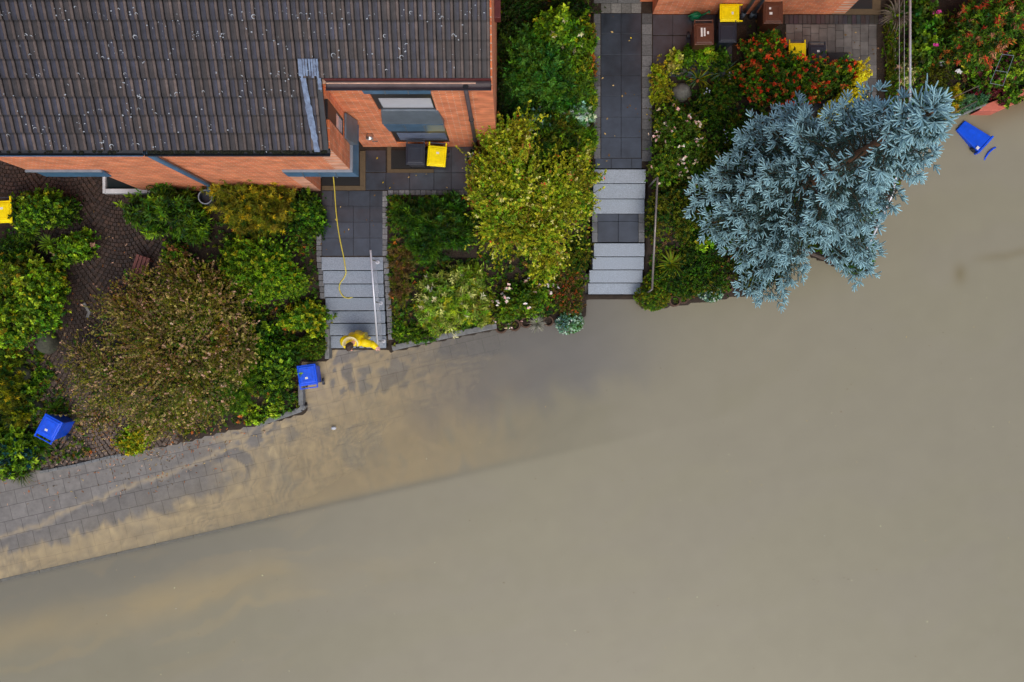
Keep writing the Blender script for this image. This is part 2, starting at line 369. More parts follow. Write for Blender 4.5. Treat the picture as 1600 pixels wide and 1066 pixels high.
# drift against the kerb, frayed into fingers on its upper side; further on it covers most of the pavement
ex, ey = curl(X, Y, 2.2, .75, 240); eu, ed = kud(ex, ey)
swl = fbm(eu * 1.1, ed * 1.1, 250, 4); rid = 1 - np.abs(2 * fbm(eu * 1.3, ed * 1.3, 260, 4) - 1)
wid = .66 + .06 * np.maximum(u - 2.5, 0) + .85 * (fing - .5) + 1.35 * sstep(5.2, 8.5, u) + 1.0 * (swl - .5) * sstep(5, 7.5, u)
drift = 1 - sstep(wid - .10, wid + .16, d)
holes = .8 * sstep(.57, .72, fbm(eu * 1.5, ed * 1.5, 270, 5)) * sstep(5, 7, u) + .5 * sstep(.56, .74, fbm(eu * 5, ed * 2.2, 280, 4)) * sstep(6, 8, u)
drift = drift * (1 - .8 * np.clip(holes, 0, 1)) * (1 - sstep(12.8, 16.0, u + .8 * (fing - .5)))
flow = sstep(5.4, 6.8, u) * (1 - sstep(10.5, 13.5, u)) * np.maximum(.85 * sstep(.52, .60, swl), .8 * sstep(.84, .95, rid))
rw1 = sstep(.44, .58, fbm(cu * .7, cd * .9, 295, 3)); rw2 = sstep(.46, .6, fbm(cu * .6 + 9, cd * .8 + 4, 305, 3))
ripl = .55 * np.sin(2 * math.pi * (ed * 4.6 + 1.6 * fbm(eu * 1.3, ed * 1.3, 290, 3))) * rw1 + .5 * np.sin(2 * math.pi * (eu * 4.2 + .9 * ed + 1.8 * fbm(eu * 1.6, ed * 1.1, 310, 3))) * rw2
ripl = ripl * (.5 + fbm(X * 5, Y * 5, 320, 2))
ripa = np.clip(.5 + .30 * ripl + .9 * (fbm(eu * 3.0, ed * 6.5, 330, 4) - .5) + .5 * (fine - .5), 0, 1)
silt = np.maximum(drift, flow) * (.86 + .30 * (fine - .5) + .22 * (rip - .5) + .09 * ripl)
tide = .75 * np.exp(-((dep + .0022) / .0013) ** 2) * (1 - sstep(6.5, 8, u)) * (.45 + .5 * fine)
silt = np.clip(np.maximum(silt, tide), 0, 1) * .96
wet = sstep(-.0008, .0006, dep + .003 * (fing - .5)) * (1 - .2 * silt) * (.85 + 2.2 * np.exp(-(np.clip(dep, 0, 1) / .0028) ** 2) * (1 - sstep(6.2, 7.6, u)))
keep = (g < .35)
fk = keep.reshape(-1)[F].all(1)
pv = npmesh('pavement', V, F[fk], M['paving'], smooth=True, attrs={'silt': silt, 'wet': wet, 'rip': ripa})
tag(pv, 'grey slab pavement with drifts of tan silt', 'pavement', kind='structure')

# ---- kerb stones and road
mb = MB(); L0 = -8
while L0 < 22:
    c = KA + KT * (L0 + .5) - KN * .075
    z = float(zpav(np.array([c[0]]), np.array([c[1]]))[0]); mb.cc = (random.uniform(.8, 1.1),) * 3
    mb.obox(c, math.atan2(KT[1], KT[0]), .494, .072, -.6, z + .004); L0 += 1.0
tag(mb.build('kerb', M['concrete'], bevel=.012), 'line of concrete kerb stones just under the water', 'kerb', kind='structure')
M['asphalt'] = mat('asphalt', (.12, .113, .095), .8, noise=.3, nscale=30, bump=.3)
gxr = axis(-16, 16, .25, 240); gyr = axis(-10, 10, .25, 240)
X, Y, V, F = grid(zroad, gxr, gyr); u, d = kud(X, Y)
fk = (d < .3).reshape(-1)[F].any(1)
V2 = V.copy(); over = (d > -.15).reshape(-1)
uu, dd = kud(V2[:, 0], V2[:, 1]); V2[over, 0] -= KN[0] * (dd[over] + .15); V2[over, 1] -= KN[1] * (dd[over] + .15)
tag(npmesh('road', V2, F[fk], M['asphalt'], smooth=True), 'asphalt road under the flood', 'road', kind='structure')

# ---- the flood water: murk thickens with depth, sediment drifts in it
def water_mat():
    m = bpy.data.materials.new('flood_water'); m.use_nodes = True; N = m.node_tree.nodes; L = m.node_tree.links; b = N['Principled BSDF']
    a = N.new('ShaderNodeAttribute'); a.attribute_name = 'Col'; o = N.new('ShaderNodeAttribute'); o.attribute_name = 'murk'
    L.new(a.outputs['Color'], b.inputs['Base Color']); L.new(o.outputs['Fac'], b.inputs['Alpha'])
    b.inputs['Roughness'].default_value = .3; b.inputs['IOR'].default_value = 1.33
    tc = N.new('ShaderNodeTexCoord'); mp = N.new('ShaderNodeMapping'); mp.inputs['Rotation'].default_value = (0, 0, -.6); mp.inputs['Scale'].default_value = (1, 2.4, 1); L.new(tc.outputs['Object'], mp.inputs[0])
    n = N.new('ShaderNodeTexNoise'); n.inputs['Scale'].default_value = 5; n.inputs['Detail'].default_value = 5; n.inputs['Distortion'].default_value = .6; L.new(mp.outputs[0], n.inputs['Vector'])
    bp = N.new('ShaderNodeBump'); bp.inputs['Strength'].default_value = .05; bp.inputs['Distance'].default_value = .02; L.new(n.outputs['Fac'], bp.inputs['Height']); L.new(bp.outputs[0], b.inputs['Normal'])
    return m
M['water'] = water_mat()
X, Y, V, F = grid(lambda x, y: np.zeros_like(x), GX, GY)
u, d = kud(X, Y); g = gdist(X, Y)
kw = sstep(-.16, .03, d) * (1 - sstep(7.5, 9, X)); bed = zpav(X, Y) * kw + (1 - kw) * (zroad(X, Y) * (1 - sstep(6, 10, X)) - .5 * sstep(6, 10, X))
depth = np.clip(-bed, 0, None)
cx, cy = curl(X, Y, 1.6, .5, 140); cu, cd = kud(cx, cy)
sed = fbm(cu * .35, cd * 1.1, 150, 5); fing = fbm(cu * 2.2, cd * .8, 160, 4); streak = fbm(cu * .5, cd * 3.5, 170, 4)
base = np.array(srgb(146, 141, 119)); tan = np.array(srgb(172, 155, 117)); grey = np.array(srgb(136, 132, 117)); slate = np.array(srgb(124, 122, 118)); olive = np.array(srgb(104, 92, 60))
col = np.broadcast_to(base, X.shape + (3,)).copy()
def blend(w, c):
    global col
    w = np.clip(w, 0, 1)[..., None]; col = col * (1 - w) + c * w
blend(.3 * sstep(.4, .7, sed), np.array(srgb(146, 140, 124)))
blend(.85 * np.exp(-((d + .5 + .3 * (sed - .5)) / .8) ** 2) * (1 - sstep(3.5, 11.5, u)), grey)
blend(.6 * np.exp(-((d + 1.55 + .8 * (sed - .5)) / .45) ** 2) * (1 - sstep(4.0, 10, u)) * (.5 + streak), tan)
blend(.3 * sstep(.5, .7, streak) * np.exp(-((d + 1.6) / 1.6) ** 2) * (1 - sstep(5, 13, u)), tan)
blend(.75 * sstep(-.05, .2, d) * (1 - sstep(10.5, 15, u + 1.5 * (fing - .5))) * sstep(.34, .62, fing + .15), tan)
blend(.85 * sstep(.35, 1.6, d - .5 + 1.1 * (fing - .5)) * sstep(10.0, 12.6, u) * (1 - sstep(15.0, 19, u)), slate)
wx, wy = P(1560, 190)[:2]
blend(.75 * np.exp(-(((X - wx - 1) / 1.6) ** 2 + ((Y - wy - .3 - .45 * (X - wx)) / .42) ** 2)), olive)  # dark reflection beside the coral wall, painted into the water colour
px0, py0 = P(1500, 428)[:2]; blend(.55 * np.exp(-(((X - px0) / .16) ** 2 + ((Y - py0) / .25) ** 2)), np.array(srgb(116, 104, 66)))
lx = (X - px0); blend(.4 * np.exp(-((Y - py0 - .28 - .17 * lx + .1 * (fing - .5)) / .12) ** 2) * sstep(.1, .8, lx) * (1 - sstep(2.5, 5, lx)), np.array(srgb(124, 114, 82)))
col *= (.955 + .06 * fbm(X * 3, Y * 3, 180, 3) + .05 * fbm(cu * .7, cd * 2.4, 190, 4))[..., None]
murk = 1 - np.exp(-depth * (8 + 5 * sed + 5 * (1 - sstep(-.2, 0, d))))
murk = np.clip(murk, 0, .985)
fk = (g < .6).reshape(-1)[F].any(1)
tag(npmesh('water', V, F[fk], M['water'], smooth=True, col=col.reshape(-1, 3), attrs={'murk': murk}), 'brown flood water covering the street', 'water', kind='structure')

# ------------------------------------------------------------------ paving of slabs, setts, cobbles
def slabs(name, rects, z, c, m, gap=.006, jit=.12, th=.08, label='', cat='path', kind='structure'):
    mb = MB()
    for x0, x1, y0, y1 in rects:
        k = random.uniform(1 - jit, 1 + jit); mb.cc = tuple(ci * k for ci in c); dz = random.uniform(-.002, .002)
        mb.box(x0 + gap / 2, x1 - gap / 2, y0 + gap / 2, y1 - gap / 2, z - th, z + dz)
    return tag(mb.build(name, m, bevel=.004, col=True, seg=1), label, cat, kind=kind)
def pxrect(x0, x1, y0, y1, z=ZP):
    a = P(x0, y1, z); b = P(x1, y0, z); return (a[0], b[0], a[1], b[1])
SLAB = (.031, .041, .058)
# left patio slabs
rects = []
for yy0, yy1, xs in [(372, 400, (503, 552, 578, 598)), (347, 372, (503, 552, 578, 598)), (322, 347, (503, 527, 552, 578, 598)), (298, 322, (503, 520, 545, 578, 598)),
                     (270, 297, (571, 603, 640, 678, 705, 740)), (235, 269, (571, 603))]:
    for a, b in zip(xs[:-1], xs[1:]): rects.append(pxrect(a, b, yy0, yy1))
for a, b in ((678, 705), (705, 742)): rects.append(pxrect(a, b, 226, 270))
slabs('patio', rects, ZP, SLAB, M['slab'], label='dark slate slab patio at the front door of the left house', cat='patio')
tag(MB().box(*pxrect(500, 745, 200, 402), .9, ZP - .01).build('patio_bed', M['soil']), 'dark joint bed under the patio slabs', 'patio', kind='structure')
# right path
rects = []; ys = [21, 53, 86, 118, 150, 183, 215, 247]
for a, b in zip(ys[:-1], ys[1:]):
    rects += [pxrect(939, 970.5, a, b), pxrect(970.5, 1002, a, b)]
rects += [pxrect(930, 955, 247.5, 263), pxrect(955, 987, 247.5, 263), pxrect(987, 1003, 247.5, 263)]
for k in range(8):
    rects += [pxrect(939, 970.5, -11 - 32 * k, 21 - 32 * k - 16)] if False else []
for a in (1020, 1051, 1082, 1113):
    for b in (23, 56, 88): rects.append(pxrect(a, a + 31, b, b + 32))
slabs('path', rects, ZP, SLAB, M['slab'], label='dark slate slab path leading up between the gardens', cat='path')
mb = MB()
def setts(x0, x1, y0, y1, st, vert, z=ZP + .004, c=(.13, .135, .14)):
    n = max(1, round((y1 - y0 if vert else x1 - x0) / st))
    for k in range(n):
        kk = random.uniform(.65, 1.3); mb.cc = tuple(ci * kk for ci in c)
        r = pxrect(x0, x1, y0 + (y1 - y0) * k / n, y0 + (y1 - y0) * (k + 1) / n, z) if vert else pxrect(x0 + (x1 - x0) * k / n, x0 + (x1 - x0) * (k + 1) / n, y0, y1, z)
        mb.box(r[0] + .004, r[1] - .004, r[2] + .004, r[3] - .004, z - .12, z + random.uniform(-.004, .006))
setts(928, 938.5, 21, 248, 16, True); setts(1003, 1019, 21, 252, 16, True); setts(939, 1002, 5, 20.5, 16, False, c=(.2, .2, .19)); setts(928, 1003, -40, 5, 30, False)
tag(mb.build('path_border', M['sett'], bevel=.006, col=True, seg=1), 'grey stone sett border along the right path', 'path border', kind='structure')
mb = MB()
setts(597, 605.5, 298, 400, 8.5, True, c=(.2, .205, .215)); setts(606, 742, 297, 305, 8.5, False, c=(.2, .205, .215)); setts(494, 502.5, 358, 400, 8.5, True, c=(.17, .175, .185))
zz = ZP
for k in range(14):                                   # setts stepping down beside the stairs
    t = k / 14; z = ZP - .02 - 1.0 * t; yy = P(0, 400, ZP)[1] - 2.02 * (k + .5) / 14
    for xa, m_ in ((X_ST1 + .07, 1), (X_ST0 - .07, .85)):
        if m_ < 1 and k > 6: continue
        kk = random.uniform(.75, 1.2) * m_; mb.cc = (.19 * kk, .195 * kk, .205 * kk)
        mb.box(xa - .062, xa + .062, yy - .067, yy + .067, z - .5, z + random.uniform(0, .02))
tag(mb.build('sett_edging', M['sett'], bevel=.008, col=True, seg=1), 'row of light granite setts edging the left patio and stairs', 'edging', kind='structure')
# grey paver forecourt, far right house
mb = MB()
xs = np.arange(1228, 1382, 12.9)
for i, x in enumerate(xs):
    y = 38 + (i % 3) * 6 - 20
    while y < 178:
        h = random.choice((13, 17, 21)); kk = random.uniform(.8, 1.2); mb.cc = (.13 * kk, .128 * kk, .122 * kk)
        if y + h > 38 and x + 12.9 < 1380:
            r = pxrect(x, x + 12.9, max(y, 38), y + h); mb.box(r[0] + .003, r[1] - .003, r[2] + .003, r[3] - .003, ZP - .08, ZP + random.uniform(-.003, .003))
        y += h
for k in range(22):
    x = 1226 + k * 7; mb.cc = tuple(random.uniform(.8, 1.2) * c for c in (.035, .037, .042)); r = pxrect(x, x + 7, 23.5, 37.5); mb.box(r[0] + .003, r[1] - .003, r[2] + .003, r[3] - .003, ZP - .08, ZP)
tag(mb.build('forecourt', M['slab'], bevel=.004, col=True, seg=1), 'grey paved forecourt before the right house', 'forecourt', kind='structure')
tag(MB().box(*pxrect(926, 1384, -60, 262), .9, ZP - .014).build('path_bed', M['soil']), 'dark joint bed under the right path', 'path', kind='structure')
# mulch strip between the bins
M['mulch'] = mat('mulch', (.05, .026, .014), .95, noise=.6, nscale=30, bump=1)
tag(MB().box(*pxrect(1146, 1166, 40, 160), .9, ZP + .01).build('mulch', M['mulch']), 'strip of red brown bark mulch between the bins and the red bush', 'mulch', kind='structure')
# cobbled drive of bowed courses
mb = MB(); W0 = 1.3
for row in range(-8, 84):
    for k in range(0, 44):
        x = -12.7 + k * .1 + (row % 2) * .05
        ph = ((x + 12.7) / W0) % 1 * 2 - 1
        y = 4.6 - row * .098 - .22 * (1 - ph * ph)
        a = math.atan2(.22 * 2 * ph * 2 / W0, 1); mud = float(sstep(.6, -2.2, y + .25 * math.sin(x * 5)) if False else 1 - sstep(-2.4, .4, y + .3 * math.sin(x * 5)))
        if x > -8.35: continue
        s_ = gdist(np.array([x]), np.array([y]))[0]
        if s_ < .03 or s_ > 9: continue
        if y < 3.55 and x < -12.1: continue
        z = float(soil(np.array([x]), np.array([y]))[0]); kk = random.uniform(.55, 1.45); w = random.random()
        kk = kk * (1 - .4 * mud) + .4 * mud; mb.cc = ((.030 + .020 * w) * kk * (1 - mud) + .135 * kk * mud, (.021 + .008 * w) * kk * (1 - mud) + .10 * kk * mud, (.019 + .001 * w) * kk * (1 - mud) + .078 * kk * mud)
        mb.obox((x, y), a * .8, .045, .043, z - .05, z + .022 + random.uniform(-.004, .004), .004)
tag(mb.build('driveway', M['cobble'], bevel=.008, col=True, seg=1), 'dark red brown cobbled drive laid in bows', 'driveway', kind='structure')
# low stone edging between drive and pavement
mb = MB(); pts = [P(x, y, .08) for x, y in ((62, 738), (120, 727), (168, 715), (190, 711))]
for a, b in zip(pts[:-1], pts[1:]):
    n = 4
    for k in range(n):
        c = (a[0] + (b[0] - a[0]) * (k + .5) / n, a[1] + (b[1] - a[1]) * (k + .5) / n); mb.cc = (.3, .28, .26)
        mb.obox(c, math.atan2(b[1] - a[1], b[0] - a[0]), math.hypot(b[0] - a[0], b[1] - a[1]) / n / 2 - .004, .035, -.2, .105 + random.uniform(0, .01))
tag(mb.build('drive_edging', M['concrete'], bevel=.006), 'pale stone edging where the cobbled drive meets the pavement', 'edging', kind='structure')

# ------------------------------------------------------------------ staircases
def stairs(name, label, rows, zs, xs, m, zbot=-.35):
    t = empty(name, (0, 0, 0), 0, label, 'stairs')
    for (a, b), z, (xl, xr) in zip(rows, zs, xs):
        y1 = P(0, a, z)[1]; y0 = P(0, b, z)[1]
        MB().box(P(xl, 0, z)[0], P(xr, 0, z)[0], y0, y1 - .02, z - .055, z).box(P(xl, 0, z)[0] + .005, P(xr, 0, z)[0] - .005, y0 + .045, y1 - .025, zbot, z - .05).build('step', m, t, bevel=.008)
    return t
stairs('staircase', 'grey granite front steps under the person in the yellow raincoat', [(400.5, 422), (422, 443), (443, 464), (464, 485), (485, 504.5), (504.5, 524), (524, 544)],
       [1.196, 1.03, .86, .69, .52, .35, .18], [(502.5, 598.5)] + [(503 + k * 1.8, 598 + k * .9) for k in range(1, 7)], M['granite_dark'])
stairs('staircase', 'pale granite steps with a slate landing at the end of the slab path', [(263.5, 286), (286, 310), (310, 333.5), (379, 400.5), (400.5, 421), (421, 441.5), (441.5, 462.5)],
       [1.196, 1.03, .86, .67, .5, .33, .16], [(926, 1009), (927, 1008), (927, 1007), (928, 1007), (926, 1006), (921, 1004), (919, 1001)], M['granite'])
rects = [pxrect(934, 966, 346, 378.5, .7), pxrect(966, 997.5, 346, 378.5, .7), pxrect(934, 966, 333, 346, .7), pxrect(966, 997.5, 333, 346, .7)]
slabs('landing', rects, .7, SLAB, M['slab'], th=.9, label='slate slab landing halfway up the pale steps', cat='landing')
slabs('landing_border', [pxrect(x0, x1, a, b, .7) for x0, x1 in ((925, 934), (997.5, 1007)) for a, b in ((333, 348), (348, 363), (363, 378.5))], .7, (.14, .145, .15), M['slab'], th=.9, label='lighter stones beside the slate landing', cat='landing')
# ------------------------------------------------------------------ left house
YA, YB, XC, XG, XE, XL, XGL = 3.627, 4.68, -3.43, -4.61, -.36, -10.28, -8.9
EZ, EY, TAN, RP = 6.54, 3.58, .613, .2905
def rz_(Y): return EZ + TAN * (Y - EY)
house = empty('brick_house', (-5, 6, ZP), 0, 'orange brick house under a dark tiled roof, top left of the flooded street', 'house')
house.location = (0, 0, 0)
def wallholes(mb, x0, x1, z0, z1, Y, th, holes):
    xs = sorted({x0, x1, *[h[0] for h in holes], *[h[1] for h in holes]})
    for a, b in zip(xs[:-1], xs[1:]):
        hs = sorted([(h[2], h[3]) for h in holes if h[0] <= a + 1e-6 and h[1] >= b - 1e-6]); z = z0
        for h0, h1 in hs:
            if h0 > z: mb.box(a, b, Y, Y + th, z, h0)
            z = h1
        if z < z1: mb.box(a, b, Y, Y + th, z, z1)
mb = MB()
mb.box(XL, XC - .30, YA, YA + .3, 4.05, 6.42); mb.box(XGL, XG - .3, YA, YA + .3, .8, 4.05)
H1, H2, HD = (-2.70, -1.53, 4.93, 6.68), (-2.72, -1.46, 1.62, 3.3), (-4.5, -3.58, 1.0, 3.4)
wallholes(mb, -4.3, XE - .3, .8, 7.06, YB, .3, [H1, H2, HD]); mb.box(-16, XGL, YB, YB + .3, .8, 6.9)
mb.build('wall', M['brick_s'], house)
mb = MB()
mb.box(XC - .3, XC, YA, 4.16, 4.05, 6.46); mb.box(XC - .3, XC, 4.16, 4.53, 4.05, 4.84); mb.box(XC - .3, XC, 4.53, YB, 4.05, 6.9)
mb.box(XG - .3, XG, YA, YB, .8, 4.05)
mb.hull([(XE - .3, YB, .8), (XE - .3, 12.8, .8), (XE - .3, 12.8, 6.6), (XE - .3, 8.15, rz_(8.15) - .12), (XE - .3, YB, rz_(YB) - .24)],
        [(XE, YB, .8), (XE, 12.8, .8), (XE, 12.8, 6.6), (XE, 8.15, rz_(8.15) - .12), (XE, YB, rz_(YB) - .24)])
mb.build('wall', M['brick_e'], house)
MB().box(-16, XE - .31, 12.5, 12.8, .8, 6.5).build('wall', M['brick_s'], house)
for a_, b_ in ((XG, XC - .02), (XL, XGL)): MB().box(a_, b_, YA + .02, YB, 3.98, 4.05).build('soffit', M['concrete'], house)
# roof of interlocking two-wave tiles
mb = MB(); W = .157; prof = [(0, -.016), (.06, -.004), (.56, 0), (.61, .012), (.68, .022), (.88, .022), (.94, .014), (.975, -.016)]
tile_xy = []
for i in range(16):
    y0 = EY + RP * i - .02; y1 = y0 + RP + .05
    nx = 50
    for k in range(nx):
        xr = -.385 - k * 2 * W; xl = xr - 2 * W
        if i < 4 and xr > -3.36: continue
        kk = random.uniform(.82, 1.16); hue = random.random(); dz = random.uniform(-.004, .004)
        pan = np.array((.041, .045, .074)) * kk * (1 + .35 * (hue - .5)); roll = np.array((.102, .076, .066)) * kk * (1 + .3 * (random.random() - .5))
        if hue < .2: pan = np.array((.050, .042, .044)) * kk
        V, C = [], []
        pts = [(xl + w * W + p * W, h) for w in (0, 1) for p, h in prof]
        zl, zu = rz_(y0) + .05 + dz, rz_(y1) + .006
        for x, h in pts:
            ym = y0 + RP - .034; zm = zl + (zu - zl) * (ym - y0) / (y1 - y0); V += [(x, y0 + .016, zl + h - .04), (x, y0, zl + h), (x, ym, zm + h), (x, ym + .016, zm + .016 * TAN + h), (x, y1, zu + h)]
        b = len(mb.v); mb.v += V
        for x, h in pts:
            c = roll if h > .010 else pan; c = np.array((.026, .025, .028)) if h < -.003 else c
            mb.c += [(.012, .012, .012), tuple(c * .85), tuple(c), tuple(c * .45), tuple(c * .4)]  # shadow under each tile overlap painted into the vertex colours
        for q in range(len(pts) - 1):
            a = b + q * 5; mb.f += [(a + r, a + 5 + r, a + 6 + r, a + 1 + r) for r in range(4)]
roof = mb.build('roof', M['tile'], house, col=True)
mb = MB(); yr = EY + RP * 16
mb.hull([(-16.1, yr, rz_(yr) - .06), (-16.1, 12.95, 6.4), (-16.1, 12.95, 6.3), (-16.1, yr, rz_(yr) - .2)], [(-.385, yr, rz_(yr) - .06), (-.385, 12.95, 6.4), (-.385, 12.95, 6.3), (-.385, yr, rz_(yr) - .2)])
mb.hull([(-16.1, EY, EZ - .03), (-16.1, yr, rz_(yr) - .03), (-16.1, yr, rz_(yr) - .12), (-16.1, EY + .1, EZ - .06)], [(-3.44, EY, EZ - .03), (-3.44, yr, rz_(yr) - .03), (-3.44, yr, rz_(yr) - .12), (-3.44, EY + .1, EZ - .06)])
ye = EY + RP * 4
mb.hull([(-3.44, ye, rz_(ye) - .03), (-3.44, yr, rz_(yr) - .03), (-3.44, yr, rz_(yr) - .12), (-3.44, ye, rz_(ye) - .12)], [(-.39, ye, rz_(ye) - .03), (-.39, yr, rz_(yr) - .03), (-.39, yr, rz_(yr) - .12), (-.39, ye, rz_(ye) - .12)])
mb.build('roof_deck', M['gutter_dark'], house)
# rings of white lichen on the tiles
def roofpt(px, py):
    d = 533 - py; Y = d * (HC - EZ + TAN * EY) / (FPX + TAN * d); z = rz_(Y); return ((px - 800) / S(z), Y, z)
mb = MB(); cnt = 0
while cnt < 210:
    px, py = random.uniform(0, 765), random.uniform(2, 236)
    if px > 512 and py > 118: continue
    # they gather along the overlaps
    if random.random() < .65:
        ys = [30, 62, 94, 124, 152, 179, 205, 233]; py = min(ys, key=lambda v: abs(v - py)) - random.uniform(1, 7)
        if py < 2 or (px > 512 and py > 118): continue
    x, y, z = roofpt(px, py); r = random.choice((.010, .014, .017, .021, .026, .036)); a0 = random.uniform(-.6, .9); span = random.choice((.5, .5, .9, 1.5, 1.9, 2.6, 4.6))
    if span < 1: r *= .55
    n = 9; w = r * random.uniform(.14, .26); V = []; F = []
    for k in range(n):
        a = a0 + span * k / (n - 1); ww = w * math.sin(math.pi * (k + .6) / (n + .2))
        for q in (-ww, ww):
            yy = y + (r + q) * math.sin(a) * .86; V.append((x + (r + q) * math.cos(a), yy, rz_(yy) + .082))
        if k: F.append((2 * k - 2, 2 * k - 1, 2 * k + 1, 2 * k))
    mb.add(V, F); cnt += 1
    for _ in range(random.randint(0, 2)):
        xx, yy, rr = x + random.uniform(-.15, .15), y + random.uniform(-.1, .1), random.uniform(.006, .018)
        if xx > -3.5 and yy < ye + .05: continue
        mb.add([(xx + rr * math.cos(t), yy + rr * math.sin(t) * random.uniform(.6, 1), rz_(yy) + .082) for t in np.arange(0, 6.2, 1.05)], [tuple(range(6))])
tag(mb.build('lichen', M['lichen'], roof), kind='stuff')
# smeared sealant strip down the roof
mb = MB()
def strip(pl, w):
    V = []; F = []
    for k, (px, py) in enumerate(pl):
        x, y, z = roofpt(px, py); ww = w / 85 * random.uniform(.75, 1.2)
        V += [(x - ww, y, z + .084), (x + ww, y, z + .084)]
        if k: F.append((2 * k - 2, 2 * k - 1, 2 * k + 1, 2 * k))
    mb.add(V, F)
strip([(475 + .22 * t, 124 + 1.15 * t) for t in range(0, 104, 5)], 4.5)
for x0, ln in ((468, 28), (471, 31), (475, 30), (479, 29), (484, 30), (488, 31), (492, 30), (496, 31)): strip([(x0 + .08 * t, 94 + t) for t in range(0, ln, 3)], 1.6)
strip([(500 + .1 * t, 124 + t) for t in range(0, 20, 3)], 2.4)
mb.build('sealant_smear', M['patch'], roof)
# gutters
def gutter(x0, x1, yc, zc, r, m, parent, rim):
    mb = MB(); n = 9; V = []; F = []
    A = [math.pi + math.pi * k / (n - 1) for k in range(n)]
    for x in (x0, x1):
        for rr in (r, r - .006):
            for a in A: V.append((x, yc + rr * math.cos(a), zc + rr * math.sin(a)))
    for k in range(n - 1):
        F += [(k, k + 1, 2 * n + k + 1, 2 * n + k), (n + k, 3 * n + k, 3 * n + k + 1, n + k + 1)]
    F += [tuple(range(n)), tuple(range(2 * n, 3 * n))]
    mb.add(V, F); g = mb.build('gutter', m, parent)
    MB().tube([(x0, yc - r, zc + .003), (x1, yc - r, zc + .003)], .011, 6).build('rim', rim, g)
    return g
gutter(-16, -6.93, 3.545, 6.46, .07, M['gutter_dark'], house, M['blue_metal']); g2 = gutter(-6.9, -3.42, 3.545, 6.46, .07, M['gutter_dark'], house, M['gutter_dark'])
mb = MB()
for k in range(230):
    x = random.uniform(-6.85, -3.5) if k > 70 else random.uniform(-15, -6.95); mb.lathe((x, 3.56 + random.uniform(-.025, .035), 6.405 + random.uniform(0, .02)), [(0, .02), (random.uniform(.02, .05), 0), (.03, -.03)], 6)
tag(mb.build('moss', M['moss'], g2), kind='stuff')
g3 = gutter(-3.38, -.375, 4.635, 7.10, .082, M['gutter_brown'], house, M['gutter_dark'])
MB().lathe((-.845, 4.635, 7.034), [(0, .002), (.05, .002), (.056, -.01)], 16).build('outlet', M['black'], g3)
MB().box(-3.40, -.38, 4.722, 4.738, 7.04, 7.2).build('fascia', M['tin_red'], house)
dp = MB().tube([(-.845, 4.60, 7.0), (-.845, 4.60, 1.2)], .042, 10).build('downpipe', M['gutter_brown'], house, smooth=True)
for z in (4.45, 2.45): MB().tube([(-.845, 4.60, z), (-.845, 4.60, z + .05)], .055, 10).build('clip', M['gutter_dark'], dp)
dp = MB().tube([(-6.915, 3.545, 6.4), (-6.915, 3.56, 2.5), (-7.0, 3.5, 2.15), (-7.08, 3.42, 2.02)], .048, 10).build('downpipe', M['blue_metal'], house, smooth=True)
# windows of the recess
def seams(hd, x0, x1, n, Y0, z0, Y1, z1):
    for k in range(1, n):
        x = x0 + (x1 - x0) * k / n; mb = MB()
        mb.hull([(x - .009, Y0 - .012, z0), (x + .009, Y0 - .012, z0), (x + .009, Y0 + .01, z0), (x - .009, Y0 + .01, z0)], [(x - .009, Y1 - .012, z1), (x + .009, Y1 - .012, z1), (x + .009, Y1 + .01, z1), (x - .009, Y1 + .01, z1)]); mb.build('seam', M['zinc'], hd)
def blind(x0, x1, Y0, z0, Y1, z1, n, parent):
    mb = MB(); mb.hull([(x0 + .03, Y0, z0), (x1 - .02, Y0, z0), (x1 - .02, YB + .05, z0), (x0 + .03, YB + .05, z0)], [(x0, Y1, z1), (x1, Y1, z1), (x1, YB + .05, z1), (x0, YB + .05, z1)])
    hd = mb.build('blind_box', M['blue_metal'], parent); seams(hd, x0, x1, n, Y0, z0 + .01, Y1, z1 - .01)
def win(x0, x1, z0, z1, p0, p1, pm):
    w = MB().box(x0, x1, YB + .03, YB + .09, z0, p0).box(x0, x0 + .09, YB + .03, YB + .09, p0, z1).box(x1 - .05, x1, YB + .03, YB + .09, p0, z1).box(x0 + .09, x1 - .05, YB + .03, YB + .09, p1, z1).build('window', M['frame'], house)
    MB().box(x0 + .09, x1 - .05, YB + .05, YB + .07, p0, p1).build('pane', pm, w)
win(-2.70, -1.53, 4.93, 6.68, 4.99, 5.86, M['pane'])
blind(-2.80, -1.5, YB - .055, 6.52, YB - .02, 6.78, 3, house)
mb = MB(); mb.hull([(-2.66, YB - .015, 4.99), (-1.50, YB - .015, 4.99), (-1.50, YB + .06, 4.98), (-2.66, YB + .06, 4.98)], [(-2.74, YB - .115, 4.18), (-1.43, YB - .115, 4.18), (-1.43, YB - .002, 4.1), (-2.74, YB - .002, 4.1)])
mb.build('canopy', M['zinc'], house, bevel=.015)
blind(-2.72, -1.45, YB - .085, 3.36, YB - .105, 4.09, 3, house)
win(-2.72, -1.46, 1.62, 3.3, 1.78, 2.66, M['pane_dark'])
d = MB().box(-4.5, -3.58, YB + .12, YB + .18, 1.0, 3.4).build('door', M['frame'], house)
MB().tube([(-3.7, YB + .07, 2.0), (-3.7, YB + .07, 2.5)], .015, 8).build('handle', M['steel'], d)
